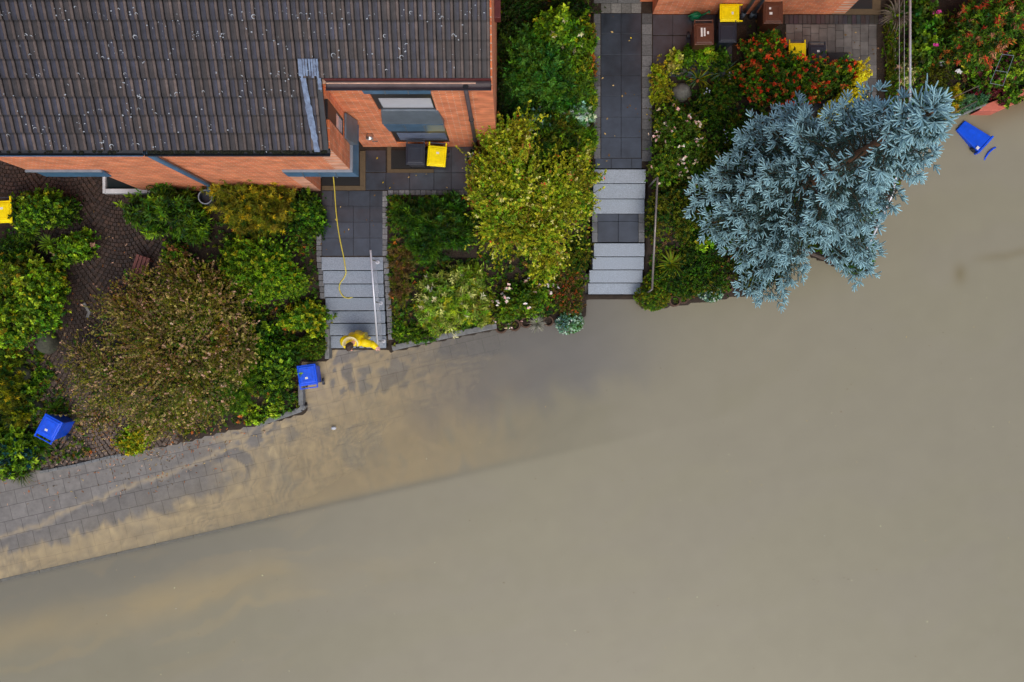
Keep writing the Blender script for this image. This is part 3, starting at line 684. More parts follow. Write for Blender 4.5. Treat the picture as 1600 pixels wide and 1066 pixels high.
# east window of the upper block with zinc apron
w = MB().box(XC - .07, XC - .015, 4.16, 4.53, 4.84, 4.88).box(XC - .07, XC - .015, 4.16, 4.53, 5.65, 6.55).box(XC - .07, XC - .015, 4.16, 4.20, 4.88, 5.65).box(XC - .07, XC - .015, 4.49, 4.53, 4.88, 5.65).build('window', M['frame'], house)
MB().box(XC - .05, XC - .03, 4.2, 4.49, 4.88, 5.65).build('pane', M['pane'], w)
mb = MB(); mb.hull([(XC + .01, 4.14, 4.86), (XC + .05, 4.14, 4.84), (XC + .05, 4.66, 4.84), (XC + .01, 4.66, 4.86)], [(XC + .01, 4.14, 4.13), (XC + .17, 4.14, 4.13), (XC + .17, 4.66, 4.13), (XC + .01, 4.66, 4.13)])
mb.build('apron', M['zinc'], house, bevel=.01)
mb = MB(); mb.box(-4.86, XC + .055, YA - .055, YA, 4.06, 4.13).box(XC, XC + .06, YA, 4.66, 4.06, 4.125)
cp = mb.build('canopy', M['zinc_light'], house, bevel=.006)
mb = MB(); mb.hull([(-4.86, YA - .05, 4.06), (XC + .05, YA - .05, 4.06), (XC + .05, YA - .01, 4.06), (-4.86, YA - .01, 4.06)], [(-4.80, YA - .10, 3.80), (XC + .10, YA - .10, 3.80), (XC + .10, YA - .07, 3.80), (-4.80, YA - .07, 3.80)])
mb.hull([(XC + .01, YA - .05, 4.055), (XC + .05, YA - .05, 4.055), (XC + .05, 4.64, 4.055), (XC + .01, 4.64, 4.055)], [(XC + .1, YA - .1, 3.795), (XC + .14, YA - .1, 3.795), (XC + .14, 4.64, 3.795), (XC + .1, 4.64, 3.795)])
pn = mb.build('blind_box', M['blue_metal'], cp)
for x in (-4.45, -4.1, -3.75): MB().hull([(x - .008, YA - .075, 4.05), (x + .008, YA - .075, 4.05), (x + .008, YA - .05, 4.05), (x - .008, YA - .05, 4.05)], [(x - .008, YA - .125, 3.8), (x + .008, YA - .125, 3.8), (x + .008, YA - .1, 3.8), (x - .008, YA - .1, 3.8)]).build('seam', M['zinc'], cp)
mb = MB().box(-10.3, -8.68, YA - .055, YA, 4.06, 4.13)
cp = mb.build('canopy', M['zinc_light'], house, bevel=.006)
mb = MB(); mb.hull([(-10.1, YA - .05, 4.06), (-8.66, YA - .05, 4.06), (-8.66, YA - .01, 4.06), (-10.1, YA - .01, 4.06)], [(-10.0, YA - .10, 3.80), (-8.6, YA - .10, 3.80), (-8.6, YA - .07, 3.80), (-10.0, YA - .07, 3.80)])
mb.build('blind_box', M['blue_metal'], cp)
# lamp, bell plate, gable hood
lx, lz = -3.21, 2.72
mb = MB().tube([(lx, YB, lz), (lx, YB - .05, lz)], .06, 14).tube([(lx, YB - .05, lz), (lx, YB - .12, lz + .02)], [.09, .085], 18)
lp = mb.build('wall_lamp', M['steel'], house, smooth=False); MB().lathe((lx, YB - .09, lz + .085), [(0, .03), (.045, .022), (.075, 0)], 16).build('lamp_shade', M['steel'], lp, smooth=True)
MB().box(lx - .05, lx + .07, YB - .02, YB, 1.88, 1.95).build('bell_plate', M['steel'], house)
MB().box(XE, XE + .13, 6.55, 6.92, 4.7, 5.0).build('window_hood', M['tin_red'], house, bevel=.01)

# mats and step stones at the doors
t = empty('doormat', (0, 0, 0), 0, 'black ribbed grate mat with a brown stone border under the corner canopy', 'doormat')
mb = MB()
for k in range(20):
    a = pxrect(503, 562, 268 + k * 1.1, 268.7 + k * 1.1, 1.225); mb.box(*a, ZP, 1.225)
mb.build('grate', M['grate'], t); MB().box(*pxrect(503, 571, 290.5, 297.5, 1.22), ZP, 1.22).box(*pxrect(562.5, 571, 236, 290.3, 1.22), ZP, 1.22).build('border', M['brownstone'], t)
t = empty('doormat', (0, 0, 0), 0, 'black grate mat with a brown stone border beneath the two bins at the house window', 'doormat')
mb = MB()
for k in range(26):
    a = pxrect(611, 677, 235 + k * 1.1, 235.7 + k * 1.1, 1.215); mb.box(*a, ZP - .02, 1.215)
mb.build('grate', M['grate'], t); MB().box(*pxrect(605, 611, 229, 270, 1.216), ZP - .02, 1.216).box(*pxrect(611, 677.5, 264.5, 270, 1.216), ZP - .02, 1.216).build('border', M['brownstone'], t)
t = empty('light_well', (0, 0, 0), 0, 'white framed dark light well at the foot of the left house wall', 'light well')
MB().box(*pxrect(164.5, 234, 274, 295, 1.26), 1.0, 1.2).build('cover', M['glass_dark'], t)
MB().box(*pxrect(160, 164.5, 270, 302, 1.3), 1.0, 1.3).box(*pxrect(164.6, 236, 295, 302, 1.3), 1.0, 1.3).build('frame', M['white'], t, bevel=.008)
t = empty('rain_barrel', P(321, 308, 2.0), 0, 'dark water barrel with a white rim below the left downpipe', 'barrel'); t.location.z = .95
MB().lathe((0, 0, 0), [(0, 0), (.15, 0), (.165, .5), (.165, 1.05), (.14, 1.05), (.14, .86), (0, .86)], 24).build('drum', M['binblack'], t, smooth=False)
MB().lathe((0, 0, 0), [(.148, 1.052), (.148, 1.07), (.17, 1.07), (.17, 1.04), (.164, 1.04)], 24).build('rim', M['zinc_light'], t)

# ------------------------------------------------------------------ right house
h2 = empty('brick_house', (0, 0, 0), 0, 'orange brick house wall with two grey downpipes at the top right, bins against it', 'house')
Y2, X20, X21 = 7.88, 3.39, 7.71
for bx in ((X20, X21, Y2, Y2 + .3), (X21, 12, 9.2, 9.5)): MB().box(*bx, .8, 6.3).build('wall', M['brick_s'], h2)
for bx in ((X20 - .3, X20, Y2 + .3, 8.62), (X21, X21 + .3, Y2, 9.2), (.6, .9, 8.62, 15)): MB().box(*bx, .8, 6.3).build('wall', M['brick_e'], h2)
mb = MB(); mb.hull([(.5, 7.2, 6.15), (.5, 12, 8.9), (.5, 16, 6.3), (.5, 16, 6.2), (.5, 12, 8.7), (.5, 7.2, 6.05)], [(12.2, 7.2, 6.15), (12.2, 12, 8.9), (12.2, 16, 6.3), (12.2, 16, 6.2), (12.2, 12, 8.7), (12.2, 7.2, 6.05)])  # unseen south eave lengthened to shade the path slabs and bins
mb.build('roof', mat('plain_tiles', (.05, .052, .065), .6, noise=.4, nscale=6), h2)
MB().box(.92, X20 - .02, 7.45, 8.64, 3.9, 4.0).build('added_shade_canopy', M['zinc'], h2, bevel=.01)  # unseen canopy, added to darken the path slabs and their reflections
for x in (5.52, 5.74): MB().tube([(x, 7.8, 6.2), (x, 7.8, 1.55)], .045, 10).tube([(x, 7.8, 1.55), (x, 7.8, 1.2)], .055, 10).build('downpipe', M['zinc'], h2, smooth=True)
MB().box(.9, X20, 8.66, 8.9, .8, 6.3).build('added_dark_glazing', M['glass_dark'], h2)  # unseen dark glazing, added so the wet slabs mirror no brick
d = MB().box(1.9, 2.9, 8.58, 8.64, 1.3, 3.4).build('door', M['glass_dark'], h2); MB().tube([(2.8, 8.54, 2.1), (2.8, 8.54, 2.6)], .015, 8).build('handle', M['steel'], d)
d = MB().box(8.2, 9.2, 9.15, 9.2, 1.2, 3.4).build('door', M['glass_dark'], h2); MB().tube([(8.3, 9.1, 2.1), (8.3, 9.1, 2.6)], .015, 8).build('handle', M['steel'], d)
tag(MB().box(P(960, 0, 1.36)[0], P(1003, 0, 1.36)[0], 8.25, 8.58, 1.1, 1.36).build('doorstep', M['white'], bevel=.02), 'white doorstep at the top of the right slab path', 'doorstep')
t = empty('doormat', (0, 0, 0), 0, 'dark mat in a stone frame beside the right house wall, top edge of the photo', 'doormat')
MB().box(*pxrect(1303, 1363, -40, 14, 1.23), 1.1, 1.225).build('mat', M['glass_dark'], t); MB().box(*pxrect(1300, 1376, 14, 22.5, 1.225), 1.1, 1.224).box(*pxrect(1363.2, 1376, -40, 13.8, 1.225), 1.1, 1.224).build('border', M['brownstone'], t)

# ------------------------------------------------------------------ garden walls, edgings, railings
def wall_line(name, label, cat, pts, w, z0, z1s, m, bev=.015):
    mb = MB()
    for i in range(len(pts) - 1):
        a, b = Vector(pts[i]), Vector(pts[i + 1]); L_ = (b - a).length; n = max(1, round(L_ / .95)); an = math.atan2(b.y - a.y, b.x - a.x)
        for k in range(n):
            c = a.lerp(b, (k + .5) / n); z1 = z1s[i] + (z1s[i + 1] - z1s[i]) * (k + .5) / n
            mb.obox((c.x, c.y), an, L_ / n / 2 - .003, w / 2, z0, z1 + random.uniform(-.006, .006))
    return tag(mb.build(name, m, bevel=bev), label, cat)
q = lambda x, y, z=.3: P(x, y, z)[:2]
wall_line('retaining_wall', 'low grey concrete garden wall right of the front stairs, below the variegated bush', 'garden wall', [q(612, 544), q(700, 524), q(776, 509)], .14, -.3, [.26, .3, .3], M['concrete'])
wall_line('retaining_wall', 'L-shaped low grey garden wall below the blue bin on the pavement', 'garden wall', [q(400, 664), q(470, 640), q(474, 633)], .13, -.3, [.24, .3, .3], M['concrete'])
wall_line('retaining_wall', 'short grey wall behind the blue bin at the corner of the clipped bush', 'garden wall', [q(469, 600, .3), q(470, 634, .3)], .12, -.3, [.3, .3], M['concrete'])
wall_line('retaining_wall', 'grey wall post edging the left foot of the front stairs', 'garden wall', [q(511, 500, .45), q(512, 561, .32)], .11, -.3, [.5, .34], M['concrete'])
mb = MB(); A = [(1529, 173), (1562, 173), (1604, 154), (1680, 116), (1672, 98), (1600, 138), (1580, 148), (1539, 163)]
mb.hull([P(x, y, .5)[:2] + (-.6,) for x, y in A][::-1], [P(x, y, .5) for x, y in A][::-1])
tag(mb.build('garden_wall', M['coral'], bevel=.015), 'coral red low wall above the flood in the top right corner', 'garden wall')
tag(MB().tube([P(1478, 188, .35), P(1493, 183, .42), P(1540, 163, .5)], .035, 8).build('edging_rail', M['concrete']), 'grey stone edging along the juniper left of the coral wall', 'edging')
tag(MB().tube([P(1246, 388, .45), P(1290, 405, .4), P(1334, 426, .35)], .04, 6).build('wooden_edging', M['wood_brown']), 'brown wooden edging beam under the blue spruce', 'edging')
for a, b, lab in (((1406, 190, 1.5), (1530, 134, 1.9), 'thin grey garden cane leaning over the juniper, upper one of two'), ((1462, 190, 1.0), (1527, 158, 1.3), 'thin grey garden cane leaning over the juniper, lower one of two')):
    tag(MB().tube([P(*a), P(*b)], .012, 6).build('garden_cane', M['wood_brown']), lab, 'cane')
# front stair railing
t = empty('railing', (0, 0, 0), 0, 'white metal stair railing held by the person in yellow', 'railing')
a, b = Vector(P(579, 391, 2.1)), Vector(P(590.5, 543, 1.07))
MB().tube([a, b], .024, 10).build('handrail', M['rail'], t, smooth=True)
for dz in (.42, .64, .86): MB().tube([a + Vector((0, -.18, -dz)), b + Vector((0, .05, -dz))], .0055, 6).build('bar', M['rail'], t, smooth=True)
for px, py, z in ((590, 410, 1.22), (595, 474, .68), (599.5, 533, .22)):
    x, y, _ = P(px, py, z); k = (a.y - y) / (a.y - b.y); zt = a.z + (b.z - a.z) * k; xt = a.x + (b.x - a.x) * k
    p = MB().tube([(x, y, z), (x, y, zt - .25), (xt, y, zt - .02)], .014, 8).build('post', M['steel'], t, smooth=True)
    MB().lathe((x, y, z), [(0, .012), (.048, .012), (.052, 0)], 18).build('base_plate', M['rail'], p)
# right stair rail
t = empty('railing', (0, 0, 0), 0, 'single grey brown tube handrail right of the pale steps', 'railing')
a, b = Vector(P(1027.5, 277, 2.05)), Vector(P(1019, 452, 1.05))
MB().tube([a, b], .026, 10).build('handrail', M['rail_brown'], t, smooth=True)
for p, dx in ((a, -.0), (b, -.0)): MB().tube([p, p + Vector((-.05, -.05, -.12)), p + Vector((-.06, -.06, -1.0))], .02, 8).build('post', M['rail_brown'], t, smooth=True)
# far right railing
t = empty('railing', (0, 0, 0), 0, 'white metal railing with thin lower bars behind the top of the blue spruce', 'railing')
X9 = P(1422, 0, 2.1)[0]
MB().tube([(X9, 9.4, 2.1), (X9, 5.36, 2.1), (9.0, 3.45, 1.62), (8.45, 1.89, 1.02)], .03, 10).build('handrail', M['rail'], t, smooth=True)
for z in (1.76, 1.46, 1.2): MB().tube([(X9, 9.4, z), (X9, 5.4, z), (9.0, 3.5, z - .46)], .008, 6).build('bar', M['rail'], t, smooth=True)
for x, y, z in ((X9, 8.9, 2.1), (X9, 5.5, 2.1), (8.98, 3.4, 1.6), (8.45, 1.9, 1.0)): MB().tube([(x, y, z - 1.1), (x, y, z)], .018, 8).build('post', M['rail'], t, smooth=True)
# rose trellis top right
t = empty('trellis', (0, 0, 0), 0, 'thin white wire trellis ladder among the roses, top right', 'trellis')
tp = [P(1566, 85, 1.9), P(1584, 87, 1.9), P(1567, 134, 1.2), P(1547, 130, 1.2)]
lerp = lambda a, b, k: tuple(a[i] + (b[i] - a[i]) * k for i in range(3))
for a, b in ((tp[0], tp[3]), (tp[1], tp[2])): MB().tube([a, b], .006, 6).build('upright', M['zinc_light'], t)
for k in (0, .55, 1): MB().tube([lerp(tp[0], tp[3], k), lerp(tp[1], tp[2], k)], .006, 6).build('rung', M['zinc_light'], t)

# ------------------------------------------------------------------ bins
def bin_(label, lidm, bodym, px, py, zb, rz, sticker=0, group='wheelie bins', scale=1.0, tilt=(0, 0), whl=True):
    """two-wheeled bin; handle and wheels at local +Y; px,py is where the lid centre shows"""
    x, y, _ = P(px, py, zb + .93 * scale); t = empty('wheelie_bin', (x, y, zb), rz, label, 'bin', group); t.scale = (scale,) * 3
    t.rotation_euler = (tilt[0], tilt[1], rz)
    A = [(-.17, -.2, .03), (.17, -.2, .03), (.17, .2, .03), (-.17, .2, .03)]; B = [(-.225, -.25, .86), (.225, -.25, .86), (.225, .235, .86), (-.225, .235, .86)]
    mb = MB(); mb.hull(A, B); mb.hull([(-.24, -.265, .86), (.24, -.265, .86), (.24, .25, .86), (-.24, .25, .86)], [(-.24, -.265, .895), (.24, -.265, .895), (.24, .25, .895), (-.24, .25, .895)])
    body = mb.build('body', bodym, t, bevel=.02)
    mb = MB(); r = lambda x0, x1, y0, y1, z: [(x0, y0, z), (x1, y0, z), (x1, y1, z), (x0, y1, z)]
    mb.hull(r(-.245, .245, -.285, .25, .898), r(-.235, .235, -.275, .24, .935)); 
    mb.hull(r(-.21, .21, -.25, .2, .935), r(-.19, .19, -.23, .18, .957)); 
    lid = mb.build('lid', lidm, t, bevel=.014)
    mb = MB()
    for s in (-1, 1):
        mb.box(min(s * .13, s * .115), max(s * .13, s * .115), -.16, .12, .958, .965)
    mb.box(-.13, .13, .122, .137, .958, .965); mb.box(-.13, .13, -.177, -.162, .958, .965); mb.build('rib', lidm, lid, bevel=.003)
    mb = MB()
    for s in (-1, 1): mb = MB(); mb.box(s * .215 - .015, s * .215 + .015, .25, .335, .885, .925); mb.build('hinge_arm', lidm, lid)
    MB().tube([(-.2, .318, .9), (.2, .318, .9)], .014, 8).build('handle', bodym, t)
    for s in (-1, 1):
        wv = MB().tube([(s * .2, .215, .09), (s * .25, .215, .09)], .09, 16).build('wheel', M['binblack'], t)
        MB().tube([(s * .251, .215, .09), (s * .256, .215, .09)], .04, 10).build('hub', M['steel'], wv)
    MB().tube([(-.2, .215, .09), (.2, .215, .09)], .013, 8).build('axle', M['binblack'], t)
    if sticker:
        for k, (sx, sy, w, h) in enumerate({1: [(.02, .06, .035, .025)], 2: [(-.06, .02, .022, .11), (.01, .02, .02, .1), (.1, .0, .03, .035)], 3: [(-.08, .08, .025, .025), (-.06, -.04, .035, .03)]}[sticker]):
            MB().box(sx - w, sx + w, sy - h, sy + h, .958, .9605).build('sticker', M['sticker'], lid)
    return t
bin_('black dustbin beside the yellow-lidded bin under the house window', M['binblack'], M['binblack'], 649, 240, ZP, R(-1), group='bins at the left house', scale=.93)
bin_('yellow-lidded bin under the house window of the left house', M['yellow'], M['binblack'], 682.5, 243, ZP, R(-5), 1, group='bins at the left house', scale=.91)
bin_('yellow-lidded bin against the right house wall, beside two downpipes', M['yellow'], M['binblack'], 1141, 20, ZP, R(-90), 1, group='bins at the right house', scale=.87)
bin_('black dustbin right beside the brown bin with long white stickers', M['binblack'], M['binblack'], 1137, 50, ZP, R(0), group='bins at the right house', scale=.88)
bin_('brown bin with two long white stickers on its lid, near the green watering can', M['binbrown'], M['binbrown'], 1100, 52, ZP, R(1), 2, group='bins at the right house', scale=.96)
bin_('brown bin with two small square stickers at the wall above the red-leaved bush', M['binbrown'], M['binbrown'], 1208, 19, ZP, R(0), 3, group='bins at the right house', scale=.96)
bin_('yellow-lidded bin half hidden by the red-leaved bush on the grey forecourt', M['yellow'], M['binblack'], 1246, 81, ZP, R(0), group='bins at the right house', scale=.84)
bin_('dark blue-black bin half hidden by the red-leaved bush on the grey forecourt', M['binblack'], M['binblack'], 1277, 84, ZP, R(0), 1, group='bins at the right house', scale=.86)
bin_('yellow-lidded bin cut off by the left edge of the photo', M['yellow'], M['binblack'], 2, 330, 1.0, R(3), 1, group='wheelie bins')
bin_('upright blue bin standing on the wet pavement beside the clipped bush', M['binblue'], M['binblue'], 480, 587, .05, R(188), 1, group='blue bins', scale=.96)
bin_('blue bin under the brown flowering bush, dead leaves round it', M['binblue'], M['binblue'], 76, 669, .32, R(152), 1, group='blue bins')
tag(MB().box(*pxrect(1293, 1326, 82, 100, 1.24), 1.19, 1.235).build('rubber_mat', M['grate'], bevel=.008), 'dark flat mat on the grey forecourt beside the half hidden bins', 'mat')
# the drifting bin lies on its side, lid hanging open under the water
fx, fy, _ = P(1503, 196, .1); gx_, gy_, _ = P(1536, 226, .1)
t = empty('wheelie_bin', (fx, fy, .02), math.atan2(gy_ - fy, gx_ - fx), 'blue bin drifting on its side in the flood right of the spruce', 'bin', 'blue bins')
Lb = math.hypot(gx_ - fx, gy_ - fy)
mb = MB(); mb.hull([(-.02, -.16, -.22), (-.02, .16, -.22), (-.02, .16, .05), (-.02, -.16, .05)], [(Lb, -.25, -.28), (Lb, .25, -.28), (Lb, .25, .17), (Lb, -.25, .17)])
body = mb.build('body', M['binblue'], t, bevel=.02)
MB().box(Lb + .001, Lb + .055, -.29, .29, -.3, .185).build('rim', M['binblue'], t, bevel=.012)
MB().tube([(Lb - .09, -.285, .05), (Lb - .09, -.25, .05)], .075, 14).build('wheel', M['binblack'], t); MB().box(Lb - .1, Lb - .03, -.235, -.16, .165, .19).build('sticker', M['sticker'], t)
mb = MB(); mb.tube([(Lb + .31 - .05 * (1 - (k / 4 - 1) ** 2), -.22 + .44 * k / 8, .012 - .05 * abs(k / 4 - 1) ** 3) for k in range(9)], .022, 8); mb.build('lid', M['binblue'], t, smooth=True)

# watering can, hose, small things
x, y, _ = P(1087, 25, 1.35); t = empty('watering_can', (x, y, ZP), R(8), 'green plastic watering can by the brick wall behind the brown bin', 'watering can')
MB().lathe((0, 0, 0), [(0, .0), (.1, 0), (.115, .05), (.11, .2), (.085, .26), (.03, .27), (0, .265)], 18, 1.15, .8).build('body', M['green_plastic'], t, smooth=True)
MB().tube([(.09, 0, .08), (.2, .0, .2), (.27, .0, .3)], [.03, .02, .016], 8).tube([(.27, 0, .3), (.3, 0, .33)], [.016, .04], 10).build('spout', M['green_plastic'], t, smooth=True)
MB().tube([(-.1, 0, .1), (-.19, 0, .2), (-.13, 0, .31), (0, 0, .33), (.06, 0, .26)], .017, 8).build('handle', M['green_plastic'], t, smooth=True)
t = empty('garden_hose', (0, 0, 0), 0, 'pale yellow garden hose running from the door down the grey front steps', 'hose')
hp = [(520, 262, 1.24), (521, 278, 1.235), (523, 300, 1.215), (525, 330, 1.215), (529, 362, 1.215), (534, 388, 1.215), (537, 402, 1.215), (540, 421, 1.2), (540.5, 427, 1.06), (537, 435, 1.045), (532, 442, 1.04), (530, 450, .885), (533, 459, .875), (538, 464.4, .87), (545, 466, .72), (551, 464, .74)]
def cat_rom(pts, n=6):
    out = []; P_ = [Vector(p) for p in pts]; P_ = [P_[0]] + P_ + [P_[-1]]
    for i in range(1, len(P_) - 2):
        for k in range(n):
            t_ = k / n; a, b, c, d_ = P_[i - 1], P_[i], P_[i + 1], P_[i + 2]
            out.append(.5 * ((2 * b) + (c - a) * t_ + (2 * a - 5 * b + 4 * c - d_) * t_ * t_ + (-a + 3 * b - 3 * c + d_) * t_ ** 3))
    return out + [P_[-1]]
MB().tube(cat_rom([P(*p) for p in hp]), .014, 8).build('tube', M['hose'], t, smooth=True)
e0, e1 = Vector(P(551, 464, .74)), Vector(P(556, 458.5, .76)); MB().tube([e0, e0.lerp(e1, .5), e1], [.02, .026, .018], 8).build('nozzle', M['green_plastic'], t, smooth=True)
t = empty('garden_bench', Pg(227, 421), R(72), 'red brown slatted bench half hidden by the brown flowering bush', 'bench'); t.location.z -= .05
for k in range(4): MB().box(-.3, .3, -.17 + k * .09, -.1 + k * .09, .4, .43).build('slat', M['wood_red'], t, bevel=.005)
for sx in (-.24, .24): MB().box(sx - .02, sx + .02, -.15, .15, 0, .4).build('leg', M['wood_red'], t)
def lump(name, label, cat, px, py, rx, ry, h, m, seed, dz=0, n=18):
    c = Pg(px, py); s = S(c[2] + h * .5); r_ = np.random.default_rng(seed); V = []; F = []
    for i in range(n // 2 + 1):
        th = math.pi * i / (n // 2)
        for k in range(n):
            a = 2 * math.pi * k / n; dx, dy, dz_ = math.sin(th) * math.cos(a), math.sin(th) * math.sin(a), math.cos(th)
            f = 1 + .35 * (fbm(np.array([dx * 1.3 + seed]), np.array([dy * 1.3 + dz_ * 1.7]), 300 + seed, 3)[0] - .5)
            V.append((dx * f * rx / s, dy * f * ry / s, dz_ * f * h * .75 + h * .25))
    for i in range(n // 2):
        for k in range(n): F.append((i * n + k, i * n + (k + 1) % n, (i + 1) * n + (k + 1) % n, (i + 1) * n + k))
    o = MB().add(V, F).build(name, m, smooth=True); o.location = P(px, py, c[2] + h * .3)[:2] + (c[2] + dz,); return tag(o, label, cat)
lump('boulder', 'smooth pale grey boulder above the pink flowering rose bush', 'boulder', 1065, 145, 16, 14, .35, M['boulder'], 1)
lump('boulder', 'mossy grey boulder beside the yellow green low plants left of the brown bush', 'boulder', 74, 532, 15, 22, .5, M['boulder_moss'], 2)
lump('boulder', 'dark mossy stone at the left edge below the big green bush', 'boulder', 33, 582, 16, 14, .4, M['boulder_moss'], 3)
lump('boulder', 'grey mossy stone above the blue bin under the brown bush', 'boulder', 54, 636, 15, 13, .3, M['boulder_moss'], 4)
lump('boulder', 'small stone below the blue bin at the foot of the grass', 'boulder', 47, 703, 7, 10, .2, M['boulder'], 5)
lump('boulder', 'small white grey stone between the far right shrubs', 'boulder', 1472, 98, 7, 5, .2, M['white'], 6)
lump('boulder', 'brown stone between the lime plant and the iris leaves', 'boulder', 1066, 112, 9, 6, .2, M['boulder_moss'], 7)
lump('boulder', 'small grey stone below the lime green plant', 'boulder', 1046, 112, 6, 5, .15, M['boulder'], 8)
lump('pebble', 'white pebble on the cobbled drive near the white framed light well', 'pebble', 127, 321, 2.2, 1.8, .05, M['white'], 9, dz=.02)
lump('pebble', 'white crumpled litter lying on the flooded pavement', 'litter', 522, 669, 4, 2.6, .05, M['white'], 10, dz=.04)
for px, py, an, lab in ((136, 480, 2.1, 'pale broken edging brick left of the brown bush, upper one'), (140, 490, 1.2, 'pale broken edging brick left of the brown bush, lower one')):
    c = Pg(px, py); tag(MB().obox((0, 0), an, .11, .035, 0, .07).build('edging_brick', M['concrete'], bevel=.01), lab, 'brick').location = c
# concrete planting rings at the garden edge
RINGS = []
for i, (px, py, r, lab) in enumerate([(783, 511, 10, 'brown planting ring under the pink roses, leftmost of the row'), (804, 508, 9.5, 'brown planting ring under the pink roses, second from the left'), (822, 504, 8.5, 'brown planting ring just left of the grey lavender tuft'),
        (857, 502, 8, 'brown planting ring between the grey lavender and the silvery plant'), (906, 441, 10, 'brown planting ring under the small dark bush beside the pale steps'),
        (1055, 470, 9, 'brown planting ring right of the clipped bush at the foot of the handrail'), (1068, 466, 8.5, 'brown planting ring left of the silvery plant below the dark ground cover'),
        (1136, 446, 11, 'brown planting ring right of the silvery plant, lower one of two'), (1132, 427, 11, 'brown planting ring under the spruce, upper one of two'), (1128, 445, 9, 'brown planting ring wedged behind the silvery plant')]):
    x, y, z = Pg(px, py); zt = max(z + .06, .22) + .02 * (i % 3); x, y, _ = P(px, py, zt); rr = r / S(zt)
    t = empty('planting_ring', (x, y, 0), 0, lab, 'planting ring', 'concrete planting rings')
    MB().lathe((0, 0, 0), [(rr, -.3), (rr * 1.03, zt - .01), (rr, zt), (rr * .76, zt), (rr * .74, zt - .06), (rr * .72, -.3)], 20).build('ring', M['terracotta'], t)
    MB().lathe((0, 0, 0), [(rr * .74, zt - .07), (0, zt - .05)], 20).build('earth', M['soil'], t)
    RINGS.append((x, y, zt, rr))
# ------------------------------------------------------------------ plants
NLEAF = [0]
def frames(D):
    up = np.where(np.abs(D[:, 2:3]) < .9, np.array([[0, 0, 1.]]), np.array([[1., 0, 0]]))
    U = nrm(np.cross(D, up)); return U, np.cross(U, D)
def leaf_mesh(p, D, L, W, n, a0, a1, spread, cols, r_, droop=.12, fold=.25, lsd=.25):
    """rosettes of n folded leaves round each sprig (p, D); cols (S,3) per sprig"""
    s = len(p); U, Vv = frames(D); k = np.arange(n)
    phi = k[None] * 2.39996 + r_.uniform(0, 6.28, (s, 1)) + r_.normal(0, .25, (s, n))
    al = a0 + (a1 - a0) * (1 - (k[None] + r_.uniform(-.4, .4, (s, n))) / n)
    d = np.cos(al)[..., None] * D[:, None] + np.sin(al)[..., None] * (np.cos(phi)[..., None] * U[:, None] + np.sin(phi)[..., None] * Vv[:, None])
    b = p[:, None] + D[:, None] * (spread * (k / n - .5))[None, :, None]
    nn = D[:, None] - (d * D[:, None]).sum(-1, keepdims=True) * d; nn = nrm(nn + r_.normal(0, .22, nn.shape)); side = nrm(np.cross(nn, d))
    l = (L * r_.normal(1, lsd, (s, n)).clip(.45, 1.7))[..., None]; w = W * (l / L)
    tip = b + d * l; tip[..., 2] -= droop * l[..., 0]
    mid = b + d * l * .42; a = mid + side * w * .5 + nn * w * fold; c = mid - side * w * .5 + nn * w * fold
    V = np.stack([b, a, tip, c], 2).reshape(-1, 3)
    m = s * n; i0 = np.arange(m)[:, None] * 4; F = np.concatenate([i0 + np.array([[0, 2, 1]]), i0 + np.array([[0, 3, 2]])], 0)
    cl = cols[:, None] * r_.normal(1, .27, (s, n, 1)).clip(.4, 2.0); cl = cl + r_.normal(0, .006, (s, n, 3))
    C = np.repeat(cl.reshape(-1, 3) * 1.5, 4, 0).clip(.002, .9); NLEAF[0] += m
    return V, F, C
def cat_mesh(parts):
    V, F, C, o = [], [], [], 0
    for v, f, c in parts: V.append(v); F.append(f + o); C.append(c); o += len(v)
    return np.concatenate(V), np.concatenate(F), np.concatenate(C)
def dome(n, blob, zb, r_, rough=.3, low=-.55, inner=.3):
    px, py, rx, ry, h = blob[:5]; z0 = zb + (blob[5] if len(blob) > 5 else 0); gr = 1.1 if rough > .12 else 1.0; rx, ry = rx * gr, ry * gr
    zc = z0 + h * .42; s = S(z0 + h * .55); cx, cy, _ = P(px, py, z0 + h * .55); rx, ry, rz = rx / s, ry / s, h * .6
    u = r_.normal(size=(n * 3, 3)); u = nrm(u); u = u[u[:, 2] > low][:n]
    K = max(6, int(9 * (rx * ry) ** .5)); kd = nrm(r_.normal(size=(K, 3)) + np.array([0, 0, .5])); ka = r_.uniform(.75, 1.2, K)
    dots = u @ kd.T; j = dots.argmax(1); bump = np.exp(-((1 - dots.max(1)) / (1.1 / K ** .9)) ** 1.0)
    f = (1 - rough) + rough * bump * ka[j] * 1.15
    t = np.where(r_.random(len(u)) < inner, r_.uniform(.35, .8, len(u)), r_.uniform(.86, 1.03, len(u))); far = r_.random(len(u)) < (.07 if rough > .2 else 0); t = np.where(far, r_.uniform(1.03, 1.03 + .35 * rough, len(u)), t)
    f = (f * t)[:, None]
    p = np.stack([cx + u[:, 0] * rx * f[:, 0], cy + u[:, 1] * ry * f[:, 0], zc + u[:, 2] * rz * f[:, 0]], -1)
    nd = nrm(np.stack([u[:, 0] / rx, u[:, 1] / ry, u[:, 2] / rz], -1) * .8 * min(rx, rz) + (u - kd[j]) * .5 + np.array([0, 0, .35]) + r_.normal(0, .28, u.shape))
    A = math.pi * rx * ry + math.pi * (rx + ry) * .55 * h
    return p, nd, A, j, bump, t, (cx, cy, z0)
def blob_area(blob, zb):
    px, py, rx, ry, h = blob[:5]; s = S(zb + h * .55); return math.pi * rx * ry / s / s + math.pi * (rx + ry) / s * .55 * h
